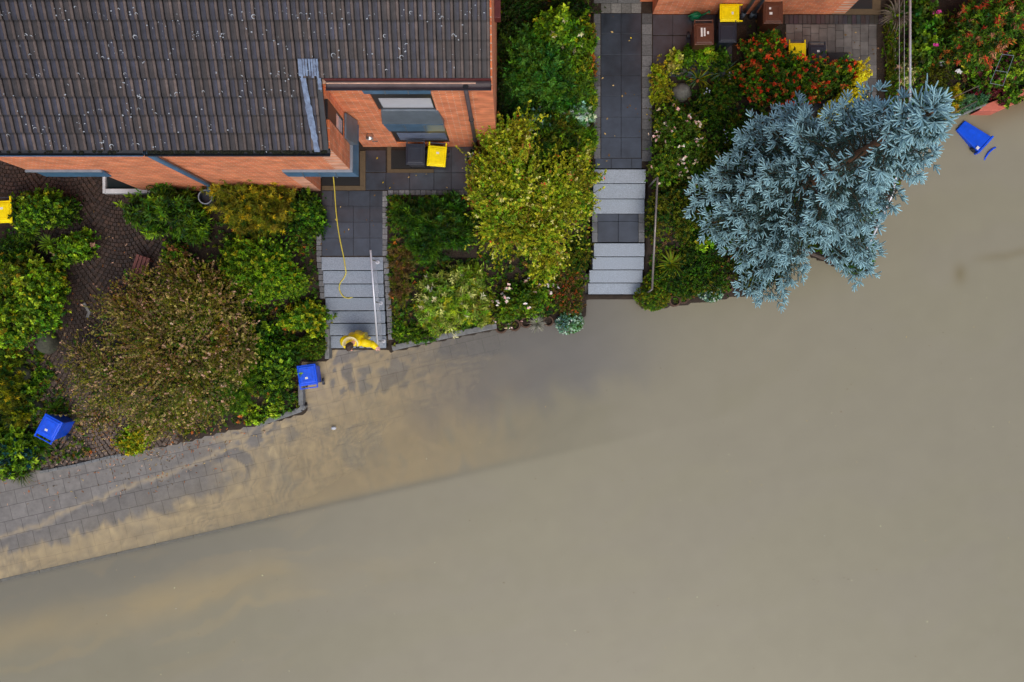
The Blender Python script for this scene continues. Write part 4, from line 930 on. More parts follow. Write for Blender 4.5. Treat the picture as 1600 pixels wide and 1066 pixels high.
ST = dict(broad=(.071, .042, 8, .5, 1.4, .04, 2.4), small=(.040, .023, 10, .4, 1.4, .03, 2.2), tiny=(.032, .015, 12, .3, 1.4, .03, 1.9), lance=(.13, .034, 8, .5, 1.35, .06, 2.6),
          needle=(.075, .011, 20, .25, 1.15, .05, 2.2), mop=(.10, .014, 24, .3, 1.2, .03, 2.4), big=(.13, .085, 7, .6, 1.45, .04, 2.4), frond=(.06, .026, 10, .6, 1.4, .14, 2.4))
def pick(pal, n, r_):
    w = np.array([q_[1] for q_ in pal], float); idx = r_.choice(len(pal), n, p=w / w.sum()); return np.array([q_[0] for q_ in pal])[idx]
SEED = [100]
def shrub(name, label, cat, blobs, style, pal, acc=None, flowers=None, group=None, rough=.3, cover=1.0, stems=5, zadd=0, leafname='foliage', lscale=1.0, low=-.15, barkm='bark', inner=.3, floor=.12, rag=.13):
    low = -.55; SEED[0] += 1; r_ = np.random.default_rng(SEED[0])
    b0 = blobs[0]; base = Pg(b0[0], b0[1]); zb = max(base[2], floor) + zadd
    # the plant's foot lies where its middle shows
    s = S(zb + b0[4] * .55); foot = ((b0[0] - 800) / s, (533 - b0[1]) / s, zb)
    t = empty(name, foot, 0, label, cat, group); off = np.array(foot)
    L, W, n, a0, a1, spread, cv = ST[style]; L *= lscale; W *= lscale
    parts, fl, mb = [], [], MB()
    for blob in blobs:
        A = blob_area(blob, zb); cvb = blob[6] if len(blob) > 6 else 1.0; ns = max(12, int(cv * cover * cvb * A / (.5 * L * W * n)))
        loose = rough > .2
        p, nd, A, j, bump, tt, c0 = dome(int(ns * (.42 if loose else 1)), blob, zb, r_, rough, low, .75 if loose else inner)
        cols = pick(pal, len(p), r_); tone = np.ones(len(p)); outer = (tt > .84) & (bump > .35)
        lump_t = r_.normal(1, .14, (64, 3)) * r_.normal(1, .13, (64, 1)); cols = cols * lump_t[j % 64].clip(.6, 1.5)
        if loose:       # shoots that arch out of the plant, leaves along their outer half
            m = 7; nb = max(6, int(ns * .62 / m)); e, nd2, _, j2, _, t2, _ = dome(nb, blob, zb, r_, rough, low, .12); nb = len(e)
            cen = np.array([c0[0], c0[1], zb + .1]); hub = cen + (e - cen) * r_.uniform(.05, .35, (nb, 1)) * np.array([1, 1, .5]) + r_.normal(0, .08, (nb, 3))
            e = hub + (e - hub) * r_.normal(1.0, rag, (nb, 1)).clip(.6, 1.55)
            T = e - hub; ln = np.linalg.norm(T, axis=1, keepdims=True); T = T / np.maximum(ln, 1e-6); span = np.minimum(ln * .62, .16 + .32 * r_.random((nb, 1)) + .1 * ln)
            bend = nrm(r_.normal(size=(nb, 3))) * .10 * span + np.array([0, 0, 1.]) * span * .14
            s_ = (np.arange(m)[None] + r_.uniform(0, 1, (nb, m))) / m
            q_ = e[:, None] - T[:, None] * (span * s_)[..., None] + bend[:, None] * (4 * s_ * (1 - s_))[..., None] + r_.normal(0, L * .28, (nb, m, 3))
            dd = nrm(T[:, None] * .8 + nd2[:, None] * .55 + r_.normal(0, .35, (nb, m, 3)))
            cb = pick(pal, nb, r_) * r_.normal(1, .22, (nb, 1)).clip(.5, 1.6) * r_.normal(1, .08, (nb, 3)); ct = np.repeat(cb[:, None], m, 1)
            if acc:
                hot = r_.random(nb) < acc[1] * 1.15; ca = pick(acc[0], nb, r_); f_ = (s_ < r_.uniform(.12, .5, (nb, 1))) & hot[:, None]; ct = np.where(f_[..., None], ca[:, None] * r_.normal(1, .15, (nb, 1, 1)), ct)
            p = np.concatenate([p, q_.reshape(-1, 3)]); nd = np.concatenate([nd, dd.reshape(-1, 3)]); cols = np.concatenate([cols, ct.reshape(-1, 3)])
            tt = np.concatenate([tt, (1.0 - .5 * s_).ravel()])
            for k in range(min(nb, 26 if stems else 0)):
                mb.tube([hub[k] - off, (hub[k] + e[k]) / 2 + bend[k] - off, e[k] - off], [.012, .008, .003], 4, cap=False)
        elif acc:
            hot = outer & (r_.random(len(p)) < acc[1]); cols[hot] = pick(acc[0], int(hot.sum()), r_)
        keep_ = p[:, 2] > zb - .05; p, nd, cols, tt = p[keep_], nd[keep_], cols[keep_], tt[keep_]
        parts.append(leaf_mesh(p - off, nd, L, W, n, a0, a1, spread, cols, r_, lsd=.34))
        if flowers:
            fp, fcount, fs = flowers[:3]; m = int(fcount * A); o = np.where(tt > .9)[0]
            if len(o) and m:
                heads = r_.choice(o, max(1, m // 3)); o = r_.choice(heads, min(m, 4000)); pp = p[o] + nd[o] * L * .7 + r_.normal(0, .045, (len(o), 3)) + np.array([0, 0, .02])
                fl.append(leaf_mesh(pp - off, nd[o], fs, fs * .8, 6, .9, 1.5, .005, pick(fp, len(o), r_), r_, droop=0, fold=.1))
        for k in range(stems):
            e_ = p[r_.integers(len(p))]; m_ = np.array([c0[0], c0[1], zb - .05]); q1 = m_ + (e_ - m_) * .45 + r_.normal(0, .06, 3)
            mb.tube([m_ - off + r_.normal(0, .03, 3) * np.array([1, 1, 0]), q1 - off, m_ + (e_ - m_) * .9 - off], [.028, .018, .006], 5)
    V, F, C = cat_mesh(parts)
    npmesh(leafname, V, F, M['leaf'], t, C)
    if fl: V, F, C = cat_mesh(fl); npmesh('blossom', V, F, M['petal'], t, C)
    if stems: mb.build('stem', M[barkm], t)
    return t
def blades(name, label, cat, px, py, r, n, h, w, pal, group=None, arch=.9, zadd=0, leafname='leaf_blades', floor=.12):
    """a tuft of long arching leaves"""
    SEED[0] += 1; r_ = np.random.default_rng(SEED[0]); c = Pg(px, py); z = max(c[2], floor) + zadd; c = P(px, py, z + h * .4); s = S(z + h * .5); Lx = r / s
    az = r_.uniform(0, 6.28, n); ln = r_.uniform(.6, 1.1, n); nseg = 5; V, F, C = [], [], []
    cols = pick(pal, n, r_) * r_.normal(1, .18, (n, 1)).clip(.5, 1.6)
    for i in range(n):
        d = np.array([math.cos(az[i]), math.sin(az[i]), 0]); sd = np.array([-d[1], d[0], 0]); b = len(V); tw = r_.uniform(-.5, .5)
        for k in range(nseg + 1):
            t_ = k / nseg; ww = w * (1 - t_) ** .6 * .5 + .001; rr = Lx * ln[i] * (t_ ** .9)
            zz = h * ln[i] * (1.9 * t_ - (1.1 + .5 * arch) * t_ * t_); pos = d * rr + np.array([0, 0, zz]); s2 = sd * math.cos(tw) + np.array([0, 0, math.sin(tw)])
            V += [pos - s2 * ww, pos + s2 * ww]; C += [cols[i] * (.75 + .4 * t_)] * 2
        for k in range(nseg): a = b + 2 * k; F.append((a, a + 1, a + 3, a + 2))
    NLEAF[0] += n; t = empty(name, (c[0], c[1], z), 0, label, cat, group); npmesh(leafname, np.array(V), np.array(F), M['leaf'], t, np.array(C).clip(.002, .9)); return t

G_DK = (.016, .046, .004); G_MD = (.042, .105, .005); G_LT = (.115, .21, .008); G_YL = (.24, .25, .008); LIME = (.28, .40, .02); GOLD = (.42, .32, .012); OLV = (.085, .10, .006)
RED = (.55, .05, .012); RUST = (.32, .10, .02); PINKB = (.46, .29, .20); TAN_ = (.36, .26, .10); BRN = (.12, .07, .025); CREAM = (.62, .56, .30); WHT = (.8, .8, .74); PNK = (.85, .40, .36); SILV = (.30, .44, .32); BLUEG = (.10, .21, .14)
S_ = shrub
# left garden
S_('leafy_shrub', 'light green small-leaved shrub beside the cut-off yellow bin at the left edge', 'shrub', [(60, 325, 42, 34, 1.1), (40, 335, 28, 30, .9)], 'broad', [(G_LT, 3), (G_MD, 3), (G_DK, 1)], ([(LIME, 1), (G_YL, 1)], .25), lscale=.75)
S_('leafy_shrub', 'dark green shrub between the light green shrub and the cobbled drive', 'shrub', [(100, 330, 26, 26, .7), (20, 395, 34, 34, .9)], 'small', [(G_DK, 3), (G_MD, 2)])
for px, py, r, lab in ((47, 363, 21, 'spiky green rosette plant below the light green shrub, largest of three'), (77, 381, 17, 'spiky green rosette plant nearest the cobbled drive, of three on the left'), (36, 383, 18, 'dark spiky rosette plant at the left, between two others and the big bush')):
    blades('spiky_plant', lab, 'plant', px, py, r, 70, .4, .022, [(G_LT, 2), (G_MD, 2)], 'spiky rosette plants', arch=.2, zadd=.3)
S_('leafy_shrub', 'loose green shrub reaching over the cobbled drive with pinkish shoots', 'shrub', [(118, 378, 28, 22, .8), (98, 398, 24, 28, .6), (132, 395, 16, 14, .5)], 'broad', [(G_LT, 2), (G_MD, 3)], ([(LIME, 1), (PINKB, .5)], .2), lscale=.9, rough=.5)
S_('leafy_shrub', 'big bright green bush above the mossy boulders at the left edge', 'bush', [(30, 430, 50, 42, 1.4), (62, 470, 46, 50, 1.3), (15, 500, 42, 50, 1.2), (78, 440, 26, 26, .9)], 'broad', [(G_LT, 3), (G_MD, 3), (G_YL, 1)], ([(LIME, 2), (G_LT, 1)], .3), lscale=.85, rough=.4)
S_('conifer_shrub', 'yellowish conifer at the left edge above the bright round shrub', 'conifer', [(10, 600, 26, 48, 1.1), (22, 650, 18, 22, .8)], 'needle', [(OLV, 3), (G_YL, 1), (G_DK, 1)], ([(GOLD, 1), (G_YL, 1)], .3))
S_('leafy_shrub', 'low mixed green plant between the yellowish conifer and the blue bin', 'plant', [(40, 610, 24, 16, .5), (62, 590, 14, 14, .4), (42, 640, 18, 12, .4)], 'broad', [(G_MD, 3), (G_LT, 2), (G_DK, 1)], cover=.7)
S_('round_shrub', 'bright green glossy round shrub in the lower left, below the yellowish conifer', 'shrub', [(18, 702, 38, 44, 1.1), (-6, 690, 24, 30, 1.0)], 'broad', [(G_LT, 2), (G_MD, 3), ((.01, .05, .045), 1.5)], ([(LIME, 2), (G_LT, 1)], .4), rough=.3)
blades('grass_tuft', 'dark fringe of grass below the bright round shrub, lower left', 'grass', 34, 735, 26, 160, .35, .014, [(G_DK, 2), (OLV, 2)])
for px, py, r, n, lab in ((64, 695, 22, 60, 'broad-bladed green lily tuft below the blue bin'), (84, 640, 20, 50, 'broad-bladed green lily tuft above the blue bin'), (36, 560, 16, 18, 'single thin iris tuft among the mossy boulders')):
    blades('lily_tuft', lab, 'plant', px, py, r, n, .45, .03, [(G_LT, 1), (G_MD, 2)], 'lily tufts')
S_('laurel_bush', 'dark green bush with narrow leaves against the left house wall by the barrel', 'bush', [(268, 330, 52, 40, 1.5), (222, 335, 28, 26, 1.0), (300, 355, 30, 24, 1.0), (255, 312, 26, 24, 1.4)], 'lance', [(G_DK, 2), (G_MD, 3)], ([(G_LT, 2), (G_MD, 1)], .4), lscale=.9, rough=.4)
S_('yew_bush', 'golden tipped yew bush against the left house wall', 'conifer', [(385, 312, 54, 38, 1.8), (425, 330, 38, 38, 1.5), (350, 295, 28, 24, 1.2), (390, 345, 44, 26, 1.2)], 'needle', [(OLV, 3), (G_DK, .8), ((.13, .13, .010), 3)], ([(GOLD, 2), ((.28, .25, .015), 3)], .6), lscale=1.1, rough=.45)
S_('leafy_shrub', 'mid green shrub between the golden yew and the slate patio', 'shrub', [(480, 325, 28, 26, 1.0), (475, 355, 26, 22, .8), (495, 345, 16, 20, .6)], 'small', [(G_MD, 3), (G_DK, 2), (G_LT, 1)], rough=.4)
S_('leafy_bush', 'bright green bush with fine leaves below the golden yew', 'bush', [(415, 415, 58, 46, 1.5), (375, 400, 34, 34, 1.1), (450, 440, 32, 30, 1.0), (400, 455, 34, 26, 1.0)], 'small', [(G_LT, 3), (G_MD, 3)], ([(LIME, 3), (G_YL, 2)], .35), rough=.42)
S_('rose_plant', 'rose plant with reddish young leaves above the brown flowering bush', 'plant', [(272, 398, 24, 20, .9), (285, 420, 22, 16, .8)], 'broad', [(G_LT, 2), (G_MD, 2), ((.2, .1, .03), 1)], ([(PINKB, 1), (TAN_, .5)], .3), cover=.7)
S_('flowering_bush', 'huge brown pinkish faded flowering bush in front of the left house', 'bush', [(265, 545, 98, 100, 2.2), (160, 590, 62, 74, 1.2, 0, .5), (310, 470, 70, 62, 1.9), (240, 620, 86, 66, 1.4, 0, .8), (315, 600, 62, 66, 1.5), (200, 490, 56, 54, 1.3, 0, .7), (150, 650, 44, 40, .7, 0, .35), (120, 560, 36, 50, .9, 0, .3), (270, 420, 26, 26, 1.4, 0, .5), (255, 660, 60, 30, .8, 0, .6), (360, 540, 44, 60, 1.6), (220, 440, 30, 24, 1.2, 0, .4)], 'small',
   [((.11, .12, .012), 4), ((.18, .13, .055), 2.5), ((.16, .16, .014), 4), ((.23, .17, .06), 2), (G_MD, 1.5)],
   ([(TAN_, 3), (PINKB, 3.5), ((.36, .32, .09), 3)], .45), rough=.35, cover=.5, stems=5, lscale=.66, rag=.27)
S_('leafy_bush', 'green feathery bush between the brown bush and the blue bin on the pavement', 'bush', [(365, 585, 36, 44, 1.2), (350, 620, 36, 30, .9)], 'needle', [(G_MD, 3), (G_LT, 2)], ([(G_LT, 1), (LIME, .6)], .3), lscale=.9)
S_('leafy_bush', 'dense leafy green bush directly left of the blue bin on the pavement', 'bush', [(425, 560, 42, 38, 1.2), (430, 595, 34, 32, .9), (400, 520, 34, 30, 1.2)], 'broad', [(G_MD, 3), (G_DK, 2), (G_LT, 2)], ([(LIME, 2), (G_LT, 2)], .3), lscale=.75, rough=.42)
S_('leafy_shrub', 'yellow green shrub beside the middle of the grey front steps', 'shrub', [(480, 490, 36, 26, 1.0), (495, 510, 20, 18, .7), (455, 500, 22, 20, .8)], 'broad', [(G_LT, 2), (G_MD, 2), (G_YL, 2)], ([(LIME, 2), (G_YL, 2)], .4), lscale=.85, rough=.5)
S_('clipped_bush', 'clipped fine green bush at the foot of the grey front steps', 'bush', [(486, 542, 23, 21, .75)], 'tiny', [(OLV, 2), (G_MD, 3)], ([(G_LT, 1)], .3), rough=.1)
S_('ground_plant', 'trailing green plant hanging over the L-shaped garden wall', 'plant', [(400, 655, 16, 12, .4), (385, 640, 18, 14, .4), (428, 640, 12, 18, .4)], 'broad', [(G_LT, 3), (LIME, 1)], lscale=.7, cover=.7)
S_('ground_plant', 'yellow green clump at the lower edge of the brown bush over the pavement', 'plant', [(203, 692, 30, 24, .5), (215, 680, 26, 18, .6)], 'small', [(LIME, 1), (G_LT, 3), (G_YL, 2)], ([(GOLD, 1)], .2))
# middle bed
S_('dwarf_pine', 'dark green dwarf mountain pine in the bed right of the grey steps', 'conifer', [(680, 350, 48, 38, 1.1), (640, 335, 32, 26, .9), (715, 365, 32, 34, .9), (665, 385, 38, 26, .9), (705, 325, 34, 22, .9)], 'mop', [(G_DK, 2), (G_MD, 3)], ([(G_LT, 1), ((.04, .12, .02), 3)], .35), rough=.5, lscale=1.1)
S_('low_shrub', 'low green shrub by the setts left of the dwarf pine', 'shrub', [(622, 330, 18, 26, .5)], 'small', [(G_MD, 2), (OLV, 2)])
S_('dry_heather', 'brown dried heather patch below the dwarf pine along the railing', 'plant', [(628, 405, 22, 26, .35), (626, 450, 18, 28, .35), (640, 390, 20, 16, .35)], 'needle', [(BRN, 3), ((.11, .07, .025), 2), (OLV, 1.5)], cover=.9)
S_('ground_cover_clump', 'mossy green low clump between the railing foot and the variegated bush', 'plant', [(636, 520, 30, 16, .35), (624, 490, 16, 26, .3), (660, 528, 22, 10, .3)], 'tiny', [(G_MD, 3), (G_LT, 2)], ([(LIME, 1)], .2))
S_('variegated_bush', 'pale variegated bush with cream edged leaves in the middle bed', 'bush', [(702, 462, 48, 46, 1.3), (725, 440, 36, 34, 1.2), (680, 485, 36, 36, 1.0), (740, 480, 30, 32, 1.0)], 'lance', [((.15, .20, .025), 3), (G_LT, 2.5), (G_YL, 1)], ([((.40, .42, .13), 2), (CREAM, .6), ((.32, .36, .07), 2.5)], .42), lscale=.62, rough=.4)
S_('berry_shrub', 'large yellow green shrub with small red berries beside the gable wall', 'bush', [(800, 290, 62, 60, 2.6), (860, 310, 58, 66, 2.2), (795, 235, 50, 42, 2.6), (840, 370, 62, 52, 1.8), (785, 350, 46, 56, 1.8), (900, 290, 34, 42, 1.6), (765, 205, 26, 24, 2.4, 0, .7), (850, 420, 36, 26, 1.3), (925, 275, 20, 10, 1.2, 0, .7), (905, 245, 24, 18, 1.6, 0, .7), (740, 300, 20, 40, 1.5, 0, .6), (815, 195, 26, 18, 2.2, 0, .5), (760, 265, 26, 30, 2.2), (915, 325, 20, 22, 1.2, 0, .6)], 'small',
   [((.22, .25, .010), 3), ((.29, .31, .012), 3), ((.15, .26, .012), 2.5), (OLV, .8), ((.26, .22, .03), .5)], ([((.48, .50, .04), 4), ((.56, .52, .16), 1.5), ((.36, .17, .03), .4)], .42), flowers=([(RED, 2), ((.5, .14, .04), 1)], 3, .026), rough=.6, stems=9, lscale=.76, rag=.33, cover=.6)
S_('rose_bush', 'rose bush with pale pink flowers above the row of planting rings', 'bush', [(815, 470, 40, 30, .9), (840, 455, 26, 26, .7), (790, 485, 24, 20, .6)], 'broad', [(G_MD, 3), (G_LT, 2), (OLV, 1)], None, flowers=([(PNK, 2), ((.8, .55, .5), 2), (CREAM, 1)], 15, .045), lscale=.75, rough=.4)
S_('fern_shrub', 'dark green shrub with long radiating fern-like branches beside the gable', 'shrub', [(852, 110, 44, 52, 1.6), (830, 80, 40, 40, 1.4), (880, 140, 40, 40, 1.2), (815, 130, 34, 34, 1.2)], 'frond', [((.028, .10, .012), 3), (G_MD, 3)], ([((.07, .19, .025), 1)], .4), rough=.5)
S_('leafy_shrub', 'light green shrub with curled yellow leaves at the top left of the slab path', 'shrub', [(880, 45, 38, 34, 1.5), (905, 60, 26, 34, 1.1), (860, 40, 30, 30, 1.4)], 'broad', [(G_LT, 3), (G_MD, 2)], ([(G_YL, 2), (CREAM, .7), (LIME, 1)], .3), rough=.45)
S_('leafy_shrub', 'rust tinged low shrub spilling on the stone border at the top of the path', 'shrub', [(918, 60, 14, 28, .6), (922, 100, 10, 30, .5)], 'small', [(OLV, 2), (G_LT, 1), (RUST, 1)], ([(RUST, 1), (GOLD, 1)], .3))
S_('leafy_shrub', 'dark green shrub in the shade along the gable wall, top', 'shrub', [(800, 60, 26, 50, .9), (795, 150, 24, 50, .9), (812, 10, 36, 22, .8), (890, 12, 44, 14, .7)], 'small', [(G_DK, 3), ((.02, .035, .01), 2)], rough=.4)
S_('hedge_shrub', 'green shrub with upright leaves along the left side of the slab path', 'shrub', [(905, 140, 26, 34, .8), (915, 220, 18, 30, .7), (900, 110, 26, 24, .8), (920, 165, 12, 24, .6)], 'lance', [(G_MD, 2), (G_LT, 3)], ([(G_YL, 1), (G_LT, 1)], .3), lscale=.6)
S_('leafy_shrub', 'pale variegated small shrub midway along the left side of the slab path', 'shrub', [(908, 180, 23, 20, .9)], 'broad', [((.08, .2, .06), 3), (SILV, 1)], ([((.4, .5, .3), 1)], .3), lscale=.7)
S_('leafy_shrub', 'white tipped dark shrub below the fern-like one', 'shrub', [(835, 190, 26, 24, .9), (815, 195, 22, 28, .9)], 'broad', [(G_DK, 1), (BLUEG, 1), (G_MD, 2)], ([(WHT, 1), (SILV, 2)], .08), lscale=.75)
S_('leafy_shrub', 'dull olive green dense shrub between the berry shrub and the path', 'shrub', [(875, 210, 34, 42, .9), (850, 235, 36, 26, 1.0)], 'lance', [(OLV, 2), (G_MD, 2), (G_DK, 2)], ([(G_LT, 1)], .3), lscale=.6, rough=.4)
S_('box_shrub', 'dark round box shrub left of the pale lower steps', 'shrub', [(908, 395, 20, 30, .7), (890, 400, 18, 24, .6)], 'tiny', [(G_DK, 2), (OLV, 2)], ([(G_MD, 1)], .3))
S_('dry_heather', 'reddish brown heather between the pink roses and the pale steps', 'plant', [(885, 430, 22, 24, .35), (893, 470, 22, 24, .35), (870, 455, 18, 24, .3)], 'tiny', [(BRN, 3), (OLV, 2), (G_MD, 1.4), (RUST, .7)])
S_('silver_plant', 'round silvery green plant at the water edge left of the pale steps', 'plant', [(891, 503, 21, 18, .4)], 'small', [(BLUEG, 2), (G_MD, 1)], ([(SILV, 2), ((.4, .5, .42), 1)], .4), rough=.2, lscale=.9)
blades('lavender_tuft', 'grey dry lavender tuft at the end of the ring row', 'plant', 839, 505, 16, 130, .3, .009, [((.34, .33, .27), 2), ((.22, .23, .15), 2)])
S_('potted_plant', 'dark green plant with red buds below the gable by the black slabs', 'plant', [(745, 245, 12, 14, .7)], 'small', [(RUST, 1), (G_DK, 2)], ([(WHT, 1)], .25))
# right bed
S_('lime_plant', 'lime green leafy clump left of the square leafy mounds behind the boulder', 'plant', [(1054, 95, 12, 17, .6)], 'big', [(LIME, 2), ((.3, .34, .07), 1)], lscale=.55)
S_('yellow_cover', 'yellow green ground cover along the right border of the slab path', 'plant', [(1030, 118, 16, 26, .4), (1040, 140, 14, 26, .35), (1026, 150, 12, 20, .35)], 'small', [(G_YL, 3), ((.22, .21, .02), 2), (G_LT, 1)])
for px, py, rx, ry, pal, lab in ((1076, 87, 11, 17, [(G_MD, 2), (G_LT, 1)], 'dark green leafy mound beneath the brown bin, left of three'), (1105, 83, 18, 18, [(LIME, 1), (G_LT, 3)], 'light green leafy mound beneath the bins, middle of three'), (1128, 90, 12, 18, [(G_MD, 2), (G_DK, 1)], 'dark green leafy mound beneath the black bin, right of three')):
    S_('leafy_mound', lab, 'plant', [(px, py, rx, ry, .7)], 'broad', pal, lscale=.7, group='leafy mounds by the bins')
for px, py, r, n, lab in ((1092, 122, 24, 36, 'arching grey green iris tuft right of the boulder'), (1132, 112, 28, 46, 'yellow striped iris tuft beside the bark mulch strip'), (1105, 165, 18, 20, 'thin iris tuft above the pink flowering rose bush')):
    blades('iris_tuft', lab, 'plant', px, py, r, n, .5, .022, [(BLUEG, 2), (G_YL, 2), (G_MD, 1)], 'iris tufts')
S_('leafy_shrub', 'dark low shrub between the pink rose bush and the blue spruce', 'shrub', [(1110, 165, 34, 34, .7), (1145, 205, 22, 30, .6), (1135, 140, 22, 24, .6), (1150, 240, 16, 26, .5)], 'small', [(G_DK, 2), (G_MD, 2), (OLV, 1)], flowers=([((.35, .4, .5), 1)], 5, .02))
S_('rose_bush', 'rose bush with small peach pink flowers right of the slab path', 'bush', [(1062, 215, 46, 46, 1.1), (1090, 250, 42, 40, 1.0), (1040, 260, 30, 34, .9), (1050, 190, 36, 28, .9)], 'small', [(G_MD, 3), ((.07, .12, .012), 3), (OLV, 1)], ([(G_LT, 1), (G_YL, .6)], .3), flowers=([((.8, .5, .4), 2), (PNK, 2), (CREAM, 1)], 11, .042), rough=.4)
S_('low_shrub', 'dark fine-leaved shrub under the handrail beside the slate landing', 'shrub', [(1050, 315, 34, 36, .7), (1025, 335, 16, 40, .6), (1070, 345, 24, 28, .6)], 'small', [(G_DK, 2), (OLV, 3)], rough=.35)
S_('low_shrub', 'dark green ground cover right of the handrail, below the spruce', 'plant', [(1090, 400, 42, 40, .6), (1060, 440, 34, 26, .5), (1105, 440, 34, 24, .45), (1085, 365, 30, 26, .6)], 'small', [(G_DK, 3), (G_MD, 3), (OLV, 1)], rough=.4)
blades('fern', 'yellow green fern by the handrail beside the pale steps', 'fern', 1050, 412, 26, 60, .4, .03, [(G_YL, 2), (G_LT, 2), (OLV, 2)], zadd=.25)
S_('leafy_shrub', 'light green shoots at the lower left edge of the spruce', 'plant', [(1098, 380, 18, 12, .5), (1070, 352, 12, 8, .4)], 'broad', [(G_LT, 3), (LIME, 1)], cover=.5, zadd=.35)
S_('clipped_bush', 'clipped round bush at the foot of the brown handrail', 'bush', [(1022, 464, 27, 21, .6), (1030, 440, 22, 20, .6)], 'tiny', [(OLV, 3), (G_MD, 2)], ([(G_LT, 1), (G_YL, 1)], .3), rough=.15)
S_('silver_plant', 'round silvery green plant at the water edge right of the handrail', 'plant', [(1110, 458, 18, 14, .4)], 'small', [(BLUEG, 2), (G_MD, 1)], ([(SILV, 2), ((.5, .58, .5), 1)], .45), rough=.2, lscale=.9)
S_('photinia_bush', 'large bush with red young leaves below the brown bin, right of the mulch strip', 'bush', [(1225, 120, 50, 42, 1.6), (1195, 80, 32, 40, 1.5), (1275, 125, 42, 34, 1.5), (1310, 115, 32, 26, 1.4), (1185, 125, 34, 34, 1.2), (1250, 145, 50, 24, 1.1)], 'broad', [(G_MD, 3), (G_LT, 2), (G_DK, 2)], ([(RED, 3), (RUST, 1.5), ((.34, .09, .02), 1.5)], .62), rough=.45, lscale=.72)
S_('broom_bush', 'bright yellow bush between the red-leaved bush and the spruce', 'bush', [(1338, 118, 15, 17, 1.5), (1332, 150, 18, 18, 1.3), (1300, 172, 16, 14, 1.1), (1316, 160, 16, 14, 1.2)], 'broad', [((.62, .52, .01), 3), ((.5, .45, .02), 1)], lscale=.6)
S_('ground_cover_clump', 'green strip of low plants between the forecourt and the far right railing', 'plant', [(1391, 60, 10, 60, .3), (1393, 130, 10, 40, .35)], 'tiny', [(OLV, 2), (G_MD, 2), (G_LT, 1)])
blades('dry_flowers', 'grey brown dried flower heads behind the far right railing', 'plant', 1402, 22, 30, 120, .5, .03, [((.2, .17, .13), 2), ((.12, .1, .07), 2)])
S_('leafy_shrub', 'lush green shrub with magenta flowers right of the far railing', 'shrub', [(1452, 40, 26, 30, .8), (1440, 75, 24, 24, .6), (1435, 15, 22, 22, .7)], 'big', [(G_MD, 3), (G_DK, 2), (G_LT, 1)], flowers=([((.5, .04, .25), 1)], 2, .05), lscale=.6)
S_('leafy_shrub', 'olive green mossy low shrub behind the tip of the spruce', 'shrub', [(1465, 118, 22, 22, .5), (1432, 95, 26, 22, .4), (1455, 80, 20, 16, .4)], 'tiny', [(OLV, 3), ((.04, .04, .012), 1)])
S_('leafy_shrub', 'cream variegated shrub beside the far right railing', 'shrub', [(1415, 115, 18, 17, .8)], 'broad', [((.3, .32, .12), 2), (G_LT, 2)], ([(CREAM, 1), (PINKB, .4)], .25), lscale=.7)
S_('photinia_bush', 'large bush with red young leaves in the top right corner', 'bush', [(1535, 45, 46, 44, 1.7), (1505, 65, 30, 30, 1.3), (1560, 30, 36, 40, 1.7), (1530, 85, 40, 18, 1.1), (1590, 15, 26, 24, 1.5)], 'lance', [(G_MD, 3), (G_DK, 2), (G_LT, 1)], ([((.36, .05, .02), 3), (RUST, 2), ((.3, .13, .07), 1.5)], .55), rough=.45, lscale=.62)
S_('rose_bush', 'rose bush with white flowers around the trellis above the coral wall', 'bush', [(1575, 110, 30, 28, 1.2), (1545, 125, 26, 20, .9), (1582, 150, 18, 14, .9), (1520, 105, 24, 16, .9), (1592, 75, 18, 18, 1.3)], 'broad', [(G_LT, 2), (G_MD, 3), ((.10, .02, .03), 1)], ([(LIME, 1), (G_LT, 1)], .3), flowers=([(WHT, 3), ((.7, .6, .02), 1)], 3.5, .05), lscale=.7, cover=.8)
S_('barberry_bush', 'dark purple red barberry in front of the white roses', 'bush', [(1545, 146, 26, 10, .7)], 'small', [((.11, .012, .02), 2), ((.05, .012, .012), 1)])
S_('juniper', 'blue green juniper between the spruce tip and the coral wall', 'conifer', [(1462, 152, 22, 16, .6), (1505, 160, 24, 12, .6), (1530, 152, 14, 10, .5), (1485, 170, 18, 10, .5)], 'needle', [(BLUEG, 1), ((.07, .16, .07), 2), (G_MD, 1)], ([(G_LT, 1)], .2))
S_('gold_conifer', 'narrow golden conifer between the spruce tip and the juniper', 'conifer', [(1490, 150, 8, 20, .9), (1482, 172, 12, 8, .7), (1475, 180, 10, 6, .5)], 'needle', [(GOLD, 2), (G_YL, 2)])
S_('box_hedge', 'rounded green hedge end at the flood under the spruce and railing', 'hedge', [(1352, 392, 15, 30, .6), (1335, 415, 18, 12, .5)], 'tiny', [(G_MD, 3), ((.03, .09, .012), 2)], rough=.08, floor=.05)
S_('low_shrub', 'dark green shrub beneath the middle of the spruce', 'shrub', [(1220, 400, 30, 26, .6), (1190, 430, 40, 22, .5), (1285, 345, 40, 40, .7), (1180, 330, 50, 50, .7)], 'small', [(G_DK, 2), (OLV, 2)])
# small plants in the planting rings
for i, (x, y, z, r) in enumerate(RINGS):
    if i in (2, 3): continue
    px, py = 800 + x * S(z + .1), 533 - y * S(z + .1)
    blades('ring_plant', 'low green plant inside planting ring number %d' % (i + 1) if False else ('sparse green sprig growing in the ' + ['leftmost planting ring under the pink roses', 'second planting ring under the pink roses', '', '', 'planting ring beside the pale steps', 'planting ring by the clipped handrail bush', 'planting ring left of the right silvery plant', 'lower planting ring under the spruce', 'upper planting ring under the spruce', 'planting ring wedged behind the silvery plant'][i]), 'plant', px, py, 5.5, 34, .12, .018, [(G_MD, 2), (OLV, 2), (BRN, 1)], 'plants in the planting rings')
